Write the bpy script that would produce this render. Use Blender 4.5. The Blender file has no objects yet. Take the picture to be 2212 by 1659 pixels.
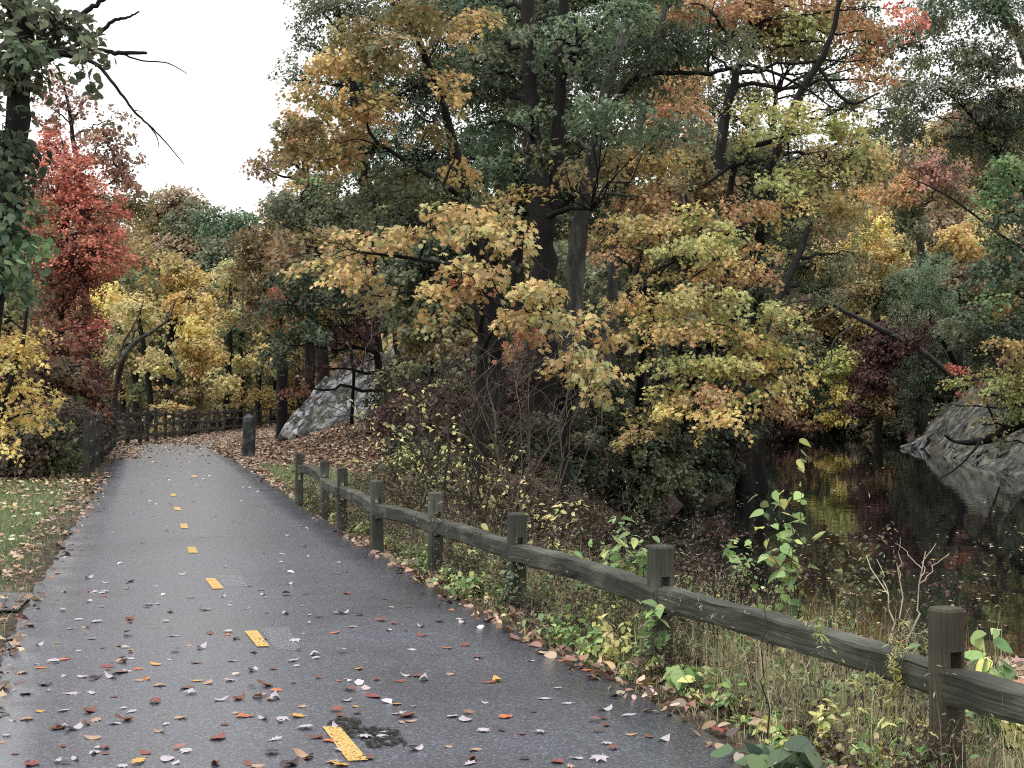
import bpy, math
import numpy as np
from mathutils import Vector, noise as mnoise

PI = math.pi
F = 3322.0; CX = 1106.0; HY = 850.0; CAM = 1.58     # focal length and horizon of the photograph, camera height in metres
WZ = -1.30                                          # water level
sc = bpy.context.scene
col = sc.collection
rg = np.random.default_rng(11)

# ------------------------------------------------------------------ helpers
def at(px, py, Y):
    return np.array([(px - CX) / F * Y, Y, CAM - (py - HY) / F * Y])
def lin(h):
    h = h.lstrip('#'); c = [int(h[i:i+2], 16) / 255 for i in (0, 2, 4)]
    return [x / 12.92 if x <= .04045 else ((x + .055) / 1.055) ** 2.4 for x in c]
def smooth(x, a, b):
    t = np.clip((np.asarray(x, float) - a) / (b - a), 0, 1); return t * t * (3 - 2 * t)
def nrm(v):
    return v / np.maximum(np.linalg.norm(v, axis=-1, keepdims=True), 1e-9)
def tag(o, label=None, cat=None, group=None, kind=None):
    if label: o['label'] = label
    if cat: o['category'] = cat
    if group: o['group'] = group
    if kind: o['kind'] = kind
    return o
def empty(name, loc):
    o = bpy.data.objects.new(name, None); col.objects.link(o); o.location = loc; o.empty_display_size = .1
    return o
def raw_mesh(name, V, sizes, idx, cols=None, sm=False):
    me = bpy.data.meshes.new(name)
    V = np.ascontiguousarray(V, dtype=np.float32); sizes = np.asarray(sizes, dtype=np.int32); idx = np.asarray(idx, dtype=np.int32)
    me.vertices.add(len(V)); me.vertices.foreach_set('co', V.ravel())
    me.loops.add(len(idx)); me.loops.foreach_set('vertex_index', idx)
    me.polygons.add(len(sizes))
    st = np.zeros(len(sizes), dtype=np.int32); st[1:] = np.cumsum(sizes)[:-1]
    me.polygons.foreach_set('loop_start', st); me.polygons.foreach_set('loop_total', sizes)
    if sm: me.polygons.foreach_set('use_smooth', np.ones(len(sizes), dtype=bool))
    if cols is not None:
        a = me.attributes.new('tint', 'FLOAT_COLOR', 'FACE')
        c = np.ones((len(sizes), 4), dtype=np.float32); c[:, :3] = cols
        a.data.foreach_set('color', c.ravel())
    me.update(calc_edges=True)
    return me
def link(name, me, mat, parent=None, base=None):
    o = bpy.data.objects.new(name, me); me.materials.append(mat); col.objects.link(o)
    if parent is not None: o.parent = parent
    return o

class Geo:
    """collects polygons; .build makes ONE mesh object"""
    def __init__(s): s.V = []; s.S = []; s.I = []; s.C = []; s.n = 0; s.hc = False
    def add(s, V, sizes, idx, cols=None):
        V = np.asarray(V, float).reshape(-1, 3)
        s.V.append(V); s.S.append(np.asarray(sizes)); s.I.append(np.asarray(idx) + s.n); s.n += len(V)
        if cols is None: cols = np.ones((len(sizes), 3)) * .5
        else: s.hc = True
        s.C.append(np.asarray(cols, float).reshape(-1, 3))
        return s
    def build(s, name, mat, parent=None, base=None, sm=False):
        if not s.V: return None
        V = np.concatenate(s.V)
        if base is not None: V = V - np.asarray(base)
        me = raw_mesh(name, V, np.concatenate(s.S), np.concatenate(s.I), np.concatenate(s.C) if s.hc else None, sm)
        return link(name, me, mat, parent)

def tubes(g, P, R, sides=5, cols=None):
    """P (N,k,3) polylines, R (N,k) radii"""
    P = np.asarray(P, float); R = np.asarray(R, float); N, k, _ = P.shape
    T = np.gradient(P, axis=1); T = nrm(T)
    ref = np.where(np.abs(T[..., 2:3]) > .9, np.array([1., 0, 0]), np.array([0, 0, 1.]))
    # one reference per line keeps the rings untwisted
    ref = np.repeat(ref[:, k // 2:k // 2 + 1], k, axis=1)
    A = nrm(np.cross(T, ref)); B = np.cross(T, A)
    an = np.arange(sides) / sides * 2 * PI
    V = P[:, :, None] + R[:, :, None, None] * (A[:, :, None] * np.cos(an)[:, None] + B[:, :, None] * np.sin(an)[:, None])
    V = V.reshape(-1, 3)
    n = np.arange(N)[:, None, None] * k * sides; i = np.arange(k - 1)[None, :, None] * sides; j = np.arange(sides)[None, None]
    j2 = (j + 1) % sides
    q = np.stack([n + i + j, n + i + j2, n + i + sides + j2, n + i + sides + j], -1).reshape(-1, 4)
    c = None
    if cols is not None: c = np.repeat(np.asarray(cols).reshape(N, 3), (k - 1) * sides, axis=0)
    g.add(V, np.full(len(q), 4), q.ravel(), c)
def spline(pts, n):
    pts = np.asarray(pts, float); m = len(pts)
    t = np.linspace(0, m - 1, n); i = np.clip(t.astype(int), 0, m - 2); f = (t - i)[:, None]
    p0 = pts[np.maximum(i - 1, 0)]; p1 = pts[i]; p2 = pts[i + 1]; p3 = pts[np.minimum(i + 2, m - 1)]
    return .5 * ((2 * p1) + (-p0 + p2) * f + (2 * p0 - 5 * p1 + 4 * p2 - p3) * f ** 2 + (-p0 + 3 * p1 - 3 * p2 + p3) * f ** 3)

# leaf outlines, tip towards +Y, unit length, star-shaped round the origin
def polar(l):
    o = [(r * math.sin(math.radians(a)), r * math.cos(math.radians(a))) for a, r in l]
    full = o + [(-x, y) for x, y in reversed(o) if abs(x) > 1e-6]
    return np.array(full)
TM = {
    'maple': polar([(0, .58), (20, .34), (46, .55), (68, .30), (88, .42), (125, .24), (150, .34), (180, .20)]),
    'oak':   polar([(0, .60), (16, .34), (34, .44), (52, .20), (72, .32), (100, .14), (128, .26), (155, .22), (180, .50)]),
    'star':  polar([(0, .58), (24, .30), (58, .50), (85, .26), (125, .36), (180, .22)]),
    'ovate': polar([(0, .62), (10, .50), (24, .40), (48, .33), (80, .31), (112, .33), (140, .37), (162, .40), (180, .36)]),
    'tri':   np.array([(0, .6), (-.42, .05), (-.2, -.45), (.25, -.4), (.45, .1)]),
    'quad':  np.array([(0, .55), (-.42, 0), (0, -.5), (.42, 0)]),
    'lance': polar([(0, .62), (12, .35), (50, .15), (130, .13), (180, .5)]),
}
def leaves(g, C, Nn, S, col_, tmpl='star', spin_dir=None, cup=.35, rng=rg):
    """C centres, Nn normals, S sizes, col_ colours; spin_dir = direction the tips lean to"""
    C = np.asarray(C); N = len(C)
    if N == 0: return
    T = TM[tmpl]; k = len(T)
    Nn = nrm(Nn)
    ref = rng.normal(size=(N, 3)) if spin_dir is None else spin_dir + rng.normal(size=(N, 3)) * .7
    Yd = nrm(ref - (ref * Nn).sum(1, keepdims=True) * Nn); Xd = np.cross(Yd, Nn)
    r2 = (T ** 2).sum(1)
    cupv = rng.uniform(-.3, 1, size=(N, 1)) * cup
    fold = rng.uniform(0, .5, size=(N, 1)) * np.abs(T[None, :, 0])
    Z = -cupv * r2[None] * 2 + fold
    S = np.asarray(S).reshape(N, 1, 1)
    V = C[:, None] + S * (T[None, :, 0, None] * Xd[:, None] + T[None, :, 1, None] * Yd[:, None] + Z[..., None] * Nn[:, None])
    g.add(V.reshape(-1, 3), np.full(N, k), np.arange(N * k), col_)

def jit(c, n, h=.06, v=.18, rng=rg):
    c = np.asarray(c).reshape(-1, 3)
    o = c * (1 + rng.normal(size=(n, 1)) * v) * (1 + rng.normal(size=(n, 3)) * h)
    return np.clip(o, .004, .95)
def pick(pal, n, rng=rg):
    w = np.array([p[1] for p in pal], float); c = np.array([lin(p[0]) for p in pal]); lu = c @ np.array([.3, .59, .11])
    c = np.clip((c * .70 + lu[:, None] * .30) * GAIN, 0, .9)
    return c[rng.choice(len(pal), size=n, p=w / w.sum())]

GAIN = 1.2; LK = 2.2      # leaf brightness, leaf density
PAL = {
    'fargold': [('#c0a858', 4), ('#a89c58', 3), ('#b8aa62', 2), ('#8e9258', 3), ('#bc924c', 1)],
    'gold': [('#cca848', 4), ('#b89c44', 3), ('#a09848', 3), ('#b88844', 2), ('#788048', 1)],
    'goldbrown': [('#a48c48', 4), ('#8c7c40', 3), ('#7c7c44', 3), ('#98703c', 1), ('#6c7444', 2)],
    'bigleaf': [('#d0a84e', 4), ('#bc9650', 3), ('#b4aa52', 3.5), ('#b87c50', .8), ('#7f9050', 1.6)],
    'yellow': [('#e4c44c', 4), ('#d4b040', 3), ('#c8b848', 3), ('#d4a448', 1)],
    'ygreen': [('#b0b04c', 4), ('#c0b050', 2), ('#90a04c', 4), ('#b8944c', .6)],
    'yg_or': [('#d0b448', 4), ('#b0b048', 4), ('#c4984a', 1.6), ('#8c9c48', 2.5), ('#c07848', .5)],
    'orange': [('#bc8c50', 4), ('#ac7c48', 2), ('#b09850', 3), ('#c07050', 1)],
    'orangebr': [('#907040', 4), ('#7c6840', 3), ('#9c8044', 3), ('#6c6c44', 3), ('#8c543c', .8)],
    'green': [('#54704e', 4), ('#607c52', 3), ('#48644c', 3), ('#748452', 1.5)],
    'teal': [('#5c7654', 4), ('#68865e', 3), ('#54704e', 2), ('#808f5c', 1.5)],
    'ggrey': [('#626e4e', 4), ('#707a56', 3), ('#56624a', 3), ('#827f56', 2)],
    'dkgreen': [('#3c4c34', 4), ('#48583a', 3), ('#545e3e', 2)],
    'brgreen': [('#6c9450', 4), ('#5c844c', 3), ('#84a052', 2)],
    'olive': [('#747844', 4), ('#626c44', 4), ('#88864a', 2), ('#546448', 3)],
    'red': [('#d46c4c', 4), ('#c05c42', 3), ('#dc8a5c', 2), ('#aa5640', 1.5)],
    'reddk': [('#96543c', 4), ('#804a38', 3), ('#a8644a', 2), ('#846444', 1.5)],
    'maroon': [('#583836', 4), ('#4c3232', 3), ('#684640', 2), ('#70503c', 1)],
    'tan': [('#98805c', 4), ('#887454', 3), ('#a08a60', 2), ('#787054', 3), ('#9c7454', .6)],
    'pinkbr': [('#a07464', 4), ('#8c6458', 3), ('#ac7c60', 2), ('#8c7c60', 1)],
    'litter': [('#8c6a4c', 4), ('#745038', 3), ('#a88a68', 3), ('#5c4232', 3), ('#b89c78', 2), ('#8a6e42', 1), ('#9a6450', 1)],
    'straw': [('#a09a68', 4), ('#b4a874', 3), ('#808a54', 2), ('#8c7c5c', 2), ('#687c48', 1)],
    'lawn': [('#66804a', 4), ('#788a4e', 3), ('#8e9058', 3), ('#968e60', 1)],
    'weed': [('#86ac54', 4), ('#a0b858', 2), ('#6c944c', 3), ('#c8c450', 1)],
    'paleyel': [('#ccd070', 3), ('#c8c060', 3), ('#a8b458', 2), ('#dcd078', 2)],
    'deadweed': [('#54443a', 3), ('#6c5a48', 3), ('#443630', 2), ('#6c6844', 3)],
}

# ------------------------------------------------------------------ materials
def new_mat(name):
    m = bpy.data.materials.new(name); m.use_nodes = True; nt = m.node_tree; nt.nodes.clear()
    out = nt.nodes.new('ShaderNodeOutputMaterial'); return m, nt, out
def N(nt, t, **kw):
    n = nt.nodes.new(t)
    for k, v in kw.items():
        if k in n.inputs: n.inputs[k].default_value = v
        else: setattr(n, k, v)
    return n
def ramp(nt, src, stops):
    r = nt.nodes.new('ShaderNodeValToRGB'); e = r.color_ramp.elements
    while len(e) < len(stops): e.new(.5)
    for el, (p, c) in zip(e, stops): el.position = p; el.color = (*c, 1) if len(c) == 3 else c
    nt.links.new(src, r.inputs[0]); return r
def leaf_mat(name, trans=.35, rough=.55, spec=.3):
    m, nt, out = new_mat(name)
    a = N(nt, 'ShaderNodeAttribute', attribute_name='tint')
    p = N(nt, 'ShaderNodeBsdfPrincipled', Roughness=rough); p.inputs['Specular IOR Level'].default_value = spec
    t = N(nt, 'ShaderNodeBsdfTranslucent'); mx = N(nt, 'ShaderNodeMixShader'); mx.inputs[0].default_value = trans
    nt.links.new(a.outputs['Color'], p.inputs['Base Color']); nt.links.new(a.outputs['Color'], t.inputs['Color'])
    nt.links.new(p.outputs[0], mx.inputs[1]); nt.links.new(t.outputs[0], mx.inputs[2]); nt.links.new(mx.outputs[0], out.inputs[0])
    return m
def noise_mat(name, stops, scale=6, detail=8, rough=.8, stretch=(1, 1, 1), bump=.3, bscale=None, spec=.3, dist=.02, coord='Object'):
    m, nt, out = new_mat(name)
    tc = N(nt, 'ShaderNodeTexCoord'); mp = N(nt, 'ShaderNodeMapping'); mp.inputs['Scale'].default_value = stretch
    nt.links.new(tc.outputs[coord], mp.inputs[0])
    n1 = N(nt, 'ShaderNodeTexNoise', Scale=scale, Detail=detail, Roughness=.65); nt.links.new(mp.outputs[0], n1.inputs[0])
    r = ramp(nt, n1.outputs[0], stops)
    p = N(nt, 'ShaderNodeBsdfPrincipled', Roughness=rough); p.inputs['Specular IOR Level'].default_value = spec
    nt.links.new(r.outputs[0], p.inputs['Base Color'])
    n2 = N(nt, 'ShaderNodeTexNoise', Scale=bscale or scale * 3, Detail=6, Roughness=.6); nt.links.new(mp.outputs[0], n2.inputs[0])
    b = N(nt, 'ShaderNodeBump', Strength=bump, Distance=dist); nt.links.new(n2.outputs[0], b.inputs['Height'])
    nt.links.new(b.outputs[0], p.inputs['Normal']); nt.links.new(p.outputs[0], out.inputs[0])
    return m
M = {}
M['leaf'] = leaf_mat('leaf_tissue'); M['dryleaf'] = leaf_mat('dry_leaf', .1, .35, .6); M['blade'] = leaf_mat('grass_blade', .25, .6, .25)
M['litter'] = leaf_mat('litter_leaf', .05, .45, .5)
M['bark'] = noise_mat('dark_bark', [(.3, lin('#0f0f0e')), (.55, lin('#1f1d1b')), (.8, lin('#3c3a35'))], 5, 8, .9, (1, 1, .22), 1, 14, dist=.04)
M['barkgrey'] = noise_mat('grey_bark', [(.3, lin('#262524')), (.5, lin('#43423f')), (.75, lin('#6c706a'))], 4, 8, .9, (1, 1, .3), .8, 12, dist=.03)
M['twig'] = noise_mat('grey_twig', [(.3, lin('#3a332e')), (.7, lin('#6a6056'))], 3, 4, .8, bump=0)
M['twigdk'] = noise_mat('brown_twig', [(.3, lin('#221c19')), (.7, lin('#40352e'))], 3, 4, .8, bump=0)
M['twigpale'] = noise_mat('pale_twig', [(.3, lin('#a89880')), (.7, lin('#d8ccb8'))], 3, 4, .7, bump=0)

def wood_mat(name, c0, c1, c2):
    m, nt, out = new_mat(name)
    tc = N(nt, 'ShaderNodeTexCoord')
    mp = N(nt, 'ShaderNodeMapping'); mp.inputs['Scale'].default_value = (1, 1, 1); nt.links.new(tc.outputs['UV'], mp.inputs[0])
    n1 = N(nt, 'ShaderNodeTexNoise', Scale=1.0, Detail=9, Roughness=.7)
    mp.inputs['Scale'].default_value = (2.2, 45, 1); nt.links.new(mp.outputs[0], n1.inputs[0])
    n3 = N(nt, 'ShaderNodeTexNoise', Scale=2.3, Detail=5); nt.links.new(tc.outputs['Object'], n3.inputs[0])
    ad = N(nt, 'ShaderNodeMath', operation='MULTIPLY_ADD'); ad.inputs[1].default_value = .55; nt.links.new(n1.outputs[0], ad.inputs[0])
    m3 = N(nt, 'ShaderNodeMath', operation='MULTIPLY'); m3.inputs[1].default_value = .45; nt.links.new(n3.outputs[0], m3.inputs[0]); nt.links.new(m3.outputs[0], ad.inputs[2])
    r = ramp(nt, ad.outputs[0], [(.33, lin(c0)), (.5, lin(c1)), (.68, lin(c2))])
    p = N(nt, 'ShaderNodeBsdfPrincipled', Roughness=.65); p.inputs['Specular IOR Level'].default_value = .35
    nt.links.new(r.outputs[0], p.inputs['Base Color'])
    b = N(nt, 'ShaderNodeBump', Strength=.8, Distance=.006); nt.links.new(n1.outputs[0], b.inputs['Height'])
    nt.links.new(b.outputs[0], p.inputs['Normal']); nt.links.new(p.outputs[0], out.inputs[0])
    return m
M['wood'] = wood_mat('weathered_wood', '#171813', '#3a3c33', '#72756a')
M['woodbrown'] = wood_mat('brown_weathered_wood', '#2a261e', '#484236', '#6c6656')
M['woodfar'] = wood_mat('dark_weathered_wood', '#1c1d1a', '#383832', '#605e56')

def rock_mat(nm='wet_ledge_rock', c3='#8a8c8e', c4='#ccced2'):
    m, nt, out = new_mat(nm)
    tc = N(nt, 'ShaderNodeTexCoord'); m0 = N(nt, 'ShaderNodeMapping'); m0.inputs['Rotation'].default_value = (0, math.radians(52), 0)
    nt.links.new(tc.outputs['Object'], m0.inputs[0]); mp = N(nt, 'ShaderNodeMapping'); mp.inputs['Scale'].default_value = (.38, 1, 2.4); nt.links.new(m0.outputs[0], mp.inputs[0])
    n1 = N(nt, 'ShaderNodeTexNoise', Scale=1.5, Detail=10, Roughness=.7); nt.links.new(mp.outputs[0], n1.inputs[0])
    r0 = ramp(nt, n1.outputs[0], [(.38, lin('#1c1c1e')), (.455, lin('#4c4e4e')), (.53, lin(c3)), (.68, lin(c4))])
    n4 = N(nt, 'ShaderNodeTexNoise', Scale=1.05, Detail=5, Roughness=.6); mp4 = N(nt, 'ShaderNodeMapping'); mp4.inputs['Scale'].default_value = (.5, 1, 1.7); mp4.inputs['Location'].default_value = (3, 1, 7)
    nt.links.new(m0.outputs[0], mp4.inputs[0]); nt.links.new(mp4.outputs[0], n4.inputs[0])
    rc = ramp(nt, n4.outputs[0], [(.45, (1, 1, 1)), (.475, (.06, .06, .07)), (.51, (.06, .06, .07)), (.525, (1, 1, 1))])
    mc = N(nt, 'ShaderNodeMix', data_type='RGBA', blend_type='MULTIPLY'); mc.inputs[0].default_value = 1; nt.links.new(r0.outputs[0], mc.inputs[6]); nt.links.new(rc.outputs[0], mc.inputs[7])
    r = type('o', (), {'outputs': [mc.outputs[2]]})
    n2 = N(nt, 'ShaderNodeTexNoise', Scale=1.3, Detail=6); nt.links.new(tc.outputs['Object'], n2.inputs[0])
    r2 = ramp(nt, n2.outputs[0], [(.52, (0, 0, 0)), (.62, (1, 1, 1))])
    mx = N(nt, 'ShaderNodeMix', data_type='RGBA'); nt.links.new(r2.outputs[0], mx.inputs[0]); nt.links.new(r.outputs[0], mx.inputs[6])
    m2 = N(nt, 'ShaderNodeMix', data_type='RGBA', blend_type='MULTIPLY'); m2.inputs[0].default_value = 1; m2.inputs[7].default_value = (*lin('#c4c8a4'), 1)
    nt.links.new(r.outputs[0], m2.inputs[6]); nt.links.new(m2.outputs[2], mx.inputs[7])
    p = N(nt, 'ShaderNodeBsdfPrincipled', Roughness=.42); nt.links.new(mx.outputs[2], p.inputs['Base Color'])
    b = N(nt, 'ShaderNodeBump', Strength=1, Distance=.12); nt.links.new(n1.outputs[0], b.inputs['Height'])
    nt.links.new(b.outputs[0], p.inputs['Normal']); nt.links.new(p.outputs[0], out.inputs[0])
    return m
M['rock'] = rock_mat(); M['shorerock'] = rock_mat('mossy_shore_rock', '#66675c', '#9c9e98')
M['granite'] = noise_mat('dark_granite', [(.35, lin('#1f2424')), (.5, lin('#373e3e')), (.7, lin('#626868'))], 5, 10, .75, bump=.9, bscale=9, dist=.05)

def asphalt():
    m, nt, out = new_mat('wet_asphalt')
    tc = N(nt, 'ShaderNodeTexCoord'); P = tc.outputs['Object']
    v = N(nt, 'ShaderNodeTexVoronoi', Scale=120.); nt.links.new(P, v.inputs[0])
    n0 = N(nt, 'ShaderNodeTexNoise', Scale=130., Detail=3); nt.links.new(P, n0.inputs[0])
    n1 = N(nt, 'ShaderNodeTexNoise', Scale=.7, Detail=7, Roughness=.6); nt.links.new(P, n1.inputs[0])
    sp = N(nt, 'ShaderNodeSeparateColor'); nt.links.new(v.outputs['Color'], sp.inputs[0])
    r = ramp(nt, sp.outputs[0], [(0, lin('#1c1f29')), (.45, lin('#2f3340')), (.8, lin('#434858')), (1, lin('#727688'))])
    r1 = ramp(nt, n1.outputs[0], [(.28, (.62, .62, .66)), (.5, (.95, .95, .97)), (.72, (1.2, 1.2, 1.24))])
    mx = N(nt, 'ShaderNodeMix', data_type='RGBA', blend_type='MULTIPLY'); mx.inputs[0].default_value = 1
    nt.links.new(r.outputs[0], mx.inputs[6]); nt.links.new(r1.outputs[0], mx.inputs[7])
    p = N(nt, 'ShaderNodeBsdfPrincipled'); nt.links.new(mx.outputs[2], p.inputs['Base Color']); p.inputs['Coat Weight'].default_value = .38; p.inputs['Coat Roughness'].default_value = .27; p.inputs['Coat IOR'].default_value = 1.33
    rr = ramp(nt, n1.outputs[0], [(.3, (.30, .30, .30)), (.7, (.46, .46, .46))]); nt.links.new(rr.outputs[0], p.inputs['Roughness'])
    p.inputs['Specular IOR Level'].default_value = .75
    b = N(nt, 'ShaderNodeBump', Strength=.5, Distance=.0025); nt.links.new(v.outputs['Distance'], b.inputs['Height'])
    nt.links.new(b.outputs[0], p.inputs['Normal']); nt.links.new(p.outputs[0], out.inputs[0])
    return m
M['asphalt'] = asphalt()
def patchy(name, colr, rough, scale, lo, hi, spec=.5, bump=.3):
    """paint or water that lies in patches on the asphalt: gaps show what is below"""
    m, nt, out = new_mat(name)
    tc = N(nt, 'ShaderNodeTexCoord'); n = N(nt, 'ShaderNodeTexNoise', Scale=scale, Detail=8, Roughness=.7); nt.links.new(tc.outputs['Object'], n.inputs[0])
    r = ramp(nt, n.outputs[0], [(lo, (0, 0, 0)), (hi, (1, 1, 1))])
    p = N(nt, 'ShaderNodeBsdfPrincipled', Roughness=rough); p.inputs['Base Color'].default_value = (*colr, 1); p.inputs['Specular IOR Level'].default_value = spec
    nt.links.new(r.outputs[0], p.inputs['Alpha']); nt.links.new(p.outputs[0], out.inputs[0])
    return m
M['paint'] = patchy('yellow_road_paint', lin('#d2aa60'), .55, 75, .37, .50)
M['erased'] = patchy('worn_grey_paint', lin('#a8a8b4'), .4, 95, .50, .62)
M['wet'] = patchy('wet_patch', (.004, .005, .006), .3, 34, .47, .52, spec=.1)
def ground_mat():
    m, nt, out = new_mat('ground_cover')
    tc = N(nt, 'ShaderNodeTexCoord'); P = tc.outputs['Object']
    n1 = N(nt, 'ShaderNodeTexNoise', Scale=9., Detail=9, Roughness=.75); nt.links.new(P, n1.inputs[0])
    v = N(nt, 'ShaderNodeTexVoronoi', Scale=13.); nt.links.new(P, v.inputs[0])
    sp = N(nt, 'ShaderNodeSeparateColor'); nt.links.new(v.outputs['Color'], sp.inputs[0])
    ad = N(nt, 'ShaderNodeMath', operation='MULTIPLY'); nt.links.new(n1.outputs[0], ad.inputs[0]); nt.links.new(sp.outputs[1], ad.inputs[1])
    r = ramp(nt, ad.outputs[0], [(0, lin('#221c16')), (.25, lin('#40342a')), (.45, lin('#5a4838')), (.65, lin('#7c6650'))])
    rg_ = ramp(nt, n1.outputs[0], [(.3, lin('#34402a')), (.5, lin('#4c5c34')), (.7, lin('#6c7444'))])
    a = N(nt, 'ShaderNodeAttribute', attribute_name='grass')
    mx = N(nt, 'ShaderNodeMix', data_type='RGBA'); nt.links.new(a.outputs['Fac'], mx.inputs[0])
    nt.links.new(r.outputs[0], mx.inputs[6]); nt.links.new(rg_.outputs[0], mx.inputs[7])
    p = N(nt, 'ShaderNodeBsdfPrincipled', Roughness=.85); nt.links.new(mx.outputs[2], p.inputs['Base Color'])
    b = N(nt, 'ShaderNodeBump', Strength=.8, Distance=.05); nt.links.new(n1.outputs[0], b.inputs['Height'])
    nt.links.new(b.outputs[0], p.inputs['Normal']); nt.links.new(p.outputs[0], out.inputs[0])
    return m
M['ground'] = ground_mat()
def water_mat():
    m, nt, out = new_mat('pond_water')
    tc = N(nt, 'ShaderNodeTexCoord'); mp = N(nt, 'ShaderNodeMapping'); mp.inputs['Scale'].default_value = (1, .6, 1); nt.links.new(tc.outputs['Object'], mp.inputs[0])
    n1 = N(nt, 'ShaderNodeTexNoise', Scale=1.6, Detail=3); nt.links.new(mp.outputs[0], n1.inputs[0])
    p = N(nt, 'ShaderNodeBsdfPrincipled', Roughness=.03, IOR=1.33); p.inputs['Base Color'].default_value = (.006, .006, .007, 1)
    b = N(nt, 'ShaderNodeBump', Strength=.12, Distance=.03); nt.links.new(n1.outputs[0], b.inputs['Height'])
    nt.links.new(b.outputs[0], p.inputs['Normal']); nt.links.new(p.outputs[0], out.inputs[0])
    return m
M['water'] = water_mat()

# ------------------------------------------------------------------ terrain
LAKE = np.array([(60, 9), (12, 10.5), (7.5, 13), (5.0, 16), (3.7, 20), (2.5, 24), (1.5, 28), (1.6, 33), (3.2, 37), (5.7, 42), (7.0, 52), (8.2, 62),
                 (11.3, 78), (13.6, 95), (13, 113), (25, 115), (24.5, 98), (21.3, 84), (20.2, 72), (18.6, 62), (17.6, 54), (15.5, 45), (15, 34), (24, 26), (60, 26)], float)
def sd_poly(x, y, poly):
    x = np.asarray(x, float); y = np.asarray(y, float)
    d = np.full(x.shape, 1e9); ins = np.zeros(x.shape, bool); n = len(poly)
    for i in range(n):
        ax, ay = poly[i]; bx, by = poly[(i + 1) % n]; ex, ey = bx - ax, by - ay
        t = np.clip(((x - ax) * ex + (y - ay) * ey) / (ex * ex + ey * ey), 0, 1)
        d = np.minimum(d, np.hypot(x - ax - t * ex, y - ay - t * ey))
        c = ((ay > y) != (by > y)) & (x < (bx - ax) * (y - ay) / (by - ay + 1e-12) + ax); ins ^= c
    return np.where(ins, -d, d)
LY = [-20, 0, 7, 11.6, 13.8, 20, 28, 45, 50, 56, 64, 79, 100, 140]
LX = [3.9, -.9, -2.5, -3.65, -4.15, -5.6, -7.45, -11.45, -12.0, -12.5, -12.9, -13.5, -14.6, -17]
RY = [-20, 0, 6.5, 11.4, 15, 21.4, 31.8, 42, 46, 50, 56, 64, 79, 100, 140]
RX = [7.5, 2.6, 1.07, -.36, -1.3, -2.95, -5.4, -8.05, -8.9, -9.6, -10.2, -10.6, -11.2, -12.3, -14.6]
def XL(y): return np.interp(y, LY, LX)
def XR(y): return np.interp(y, RY, RX)
def zpath(y): return np.interp(y, [0, 45, 64, 90, 300], [0, 0, -.28, -.42, -.5])
def gz(x, y):
    x = np.asarray(x, float); y = np.asarray(y, float)
    dr = x - XR(y); dl = XL(y) - x
    h = zpath(y) - .10 * smooth(dr, .5, 2.5) * smooth(y, 0, 4)
    kn = 3.6 * np.exp(-(((x - .8) / 5.8) ** 2 + ((y - 54) / 10.) ** 2))
    h = h + kn * smooth(dr, .4, 3.5)
    h = h - 2.2 * smooth(dl, 1.0, 9) * smooth(y, 25, 33)
    h = h + 12 * smooth(y, 104, 170) * smooth(x, -4, 14)
    xr = np.interp(y, [20, 34, 45, 54, 62, 72, 84, 98, 115, 160], [18, 15, 15.5, 17.6, 18.6, 20.2, 21.3, 24.5, 25, 25])
    h = h + 8 * smooth(x - xr, 0, 16) * smooth(y, 22, 40)
    h = h + .05 * np.sin(x * 1.7 + .5) * np.sin(y * 1.3) * smooth(np.maximum(dr, dl), .6, 2)
    d = sd_poly(x, y, LAKE)
    d = d + .35 * np.sin(x * 2.1 + y * .8) + .25 * np.sin(y * 1.9 - x)
    lo = WZ - .7
    return lo + (h - lo) * smooth(d, -1.6, 3.4 + 3.2 * (1 - smooth(y, 22, 34)))
def gz1(x, y): return float(gz(np.array([x]), np.array([y]))[0])
def on(px, Y, dz=0):
    x = (px - CX) / F * Y; return np.array([x, Y, gz1(x, Y) + dz])

ys = np.concatenate([np.linspace(-60, -4, 8), np.arange(-3, 32, .25), np.arange(32, 80, .6), np.arange(80, 180, 2), np.linspace(185, 900, 16)])
xs = np.concatenate([np.linspace(-600, -44, 10), np.arange(-40, -16, 1.0), np.arange(-16, 12, .22), np.arange(12, 34, .6), np.arange(34, 60, 2), np.linspace(64, 600, 10)])
GX, GY = np.meshgrid(xs, ys); GZ = gz(GX, GY)
onp = (GX > XL(GY) - .1) & (GX < XR(GY) + .1)
V = np.stack([GX, GY, GZ], -1).reshape(-1, 3); nx, ny = len(xs), len(ys)
ii = (np.arange(ny - 1)[:, None] * nx + np.arange(nx - 1)[None]); q = np.stack([ii, ii + 1, ii + nx + 1, ii + nx], -1).reshape(-1, 4)
me = raw_mesh('ground', V, np.full(len(q), 4), q.ravel(), sm=True)
def grassness(x, y):
    dl = XL(y) - x; dr = x - XR(y)
    g = smooth(dl, .15, .7) * (1 - smooth(y, 25, 29)) * (1 - .45 * smooth(y, 0, 8) * (y < 8.6))
    g2 = smooth(dr, .1, .35) * (1 - smooth(dr, 1.5, 2.6)) * smooth(y, 21.5, 24) * (1 - smooth(y, 31, 37))
    g3 = smooth(dr, .3, .6) * (1 - smooth(dr, 1.2, 2.6)) * (1 - smooth(y, 22, 25)) * .7
    return np.clip(np.maximum(np.maximum(g, g2), g3), 0, 1)
a = me.attributes.new('grass', 'FLOAT', 'POINT'); a.data.foreach_set('value', grassness(GX, GY).ravel().astype(np.float32))
tag(link('ground', me, M['ground']), 'leaf covered ground with grassy verges and a wooded knoll', kind='structure')

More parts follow.
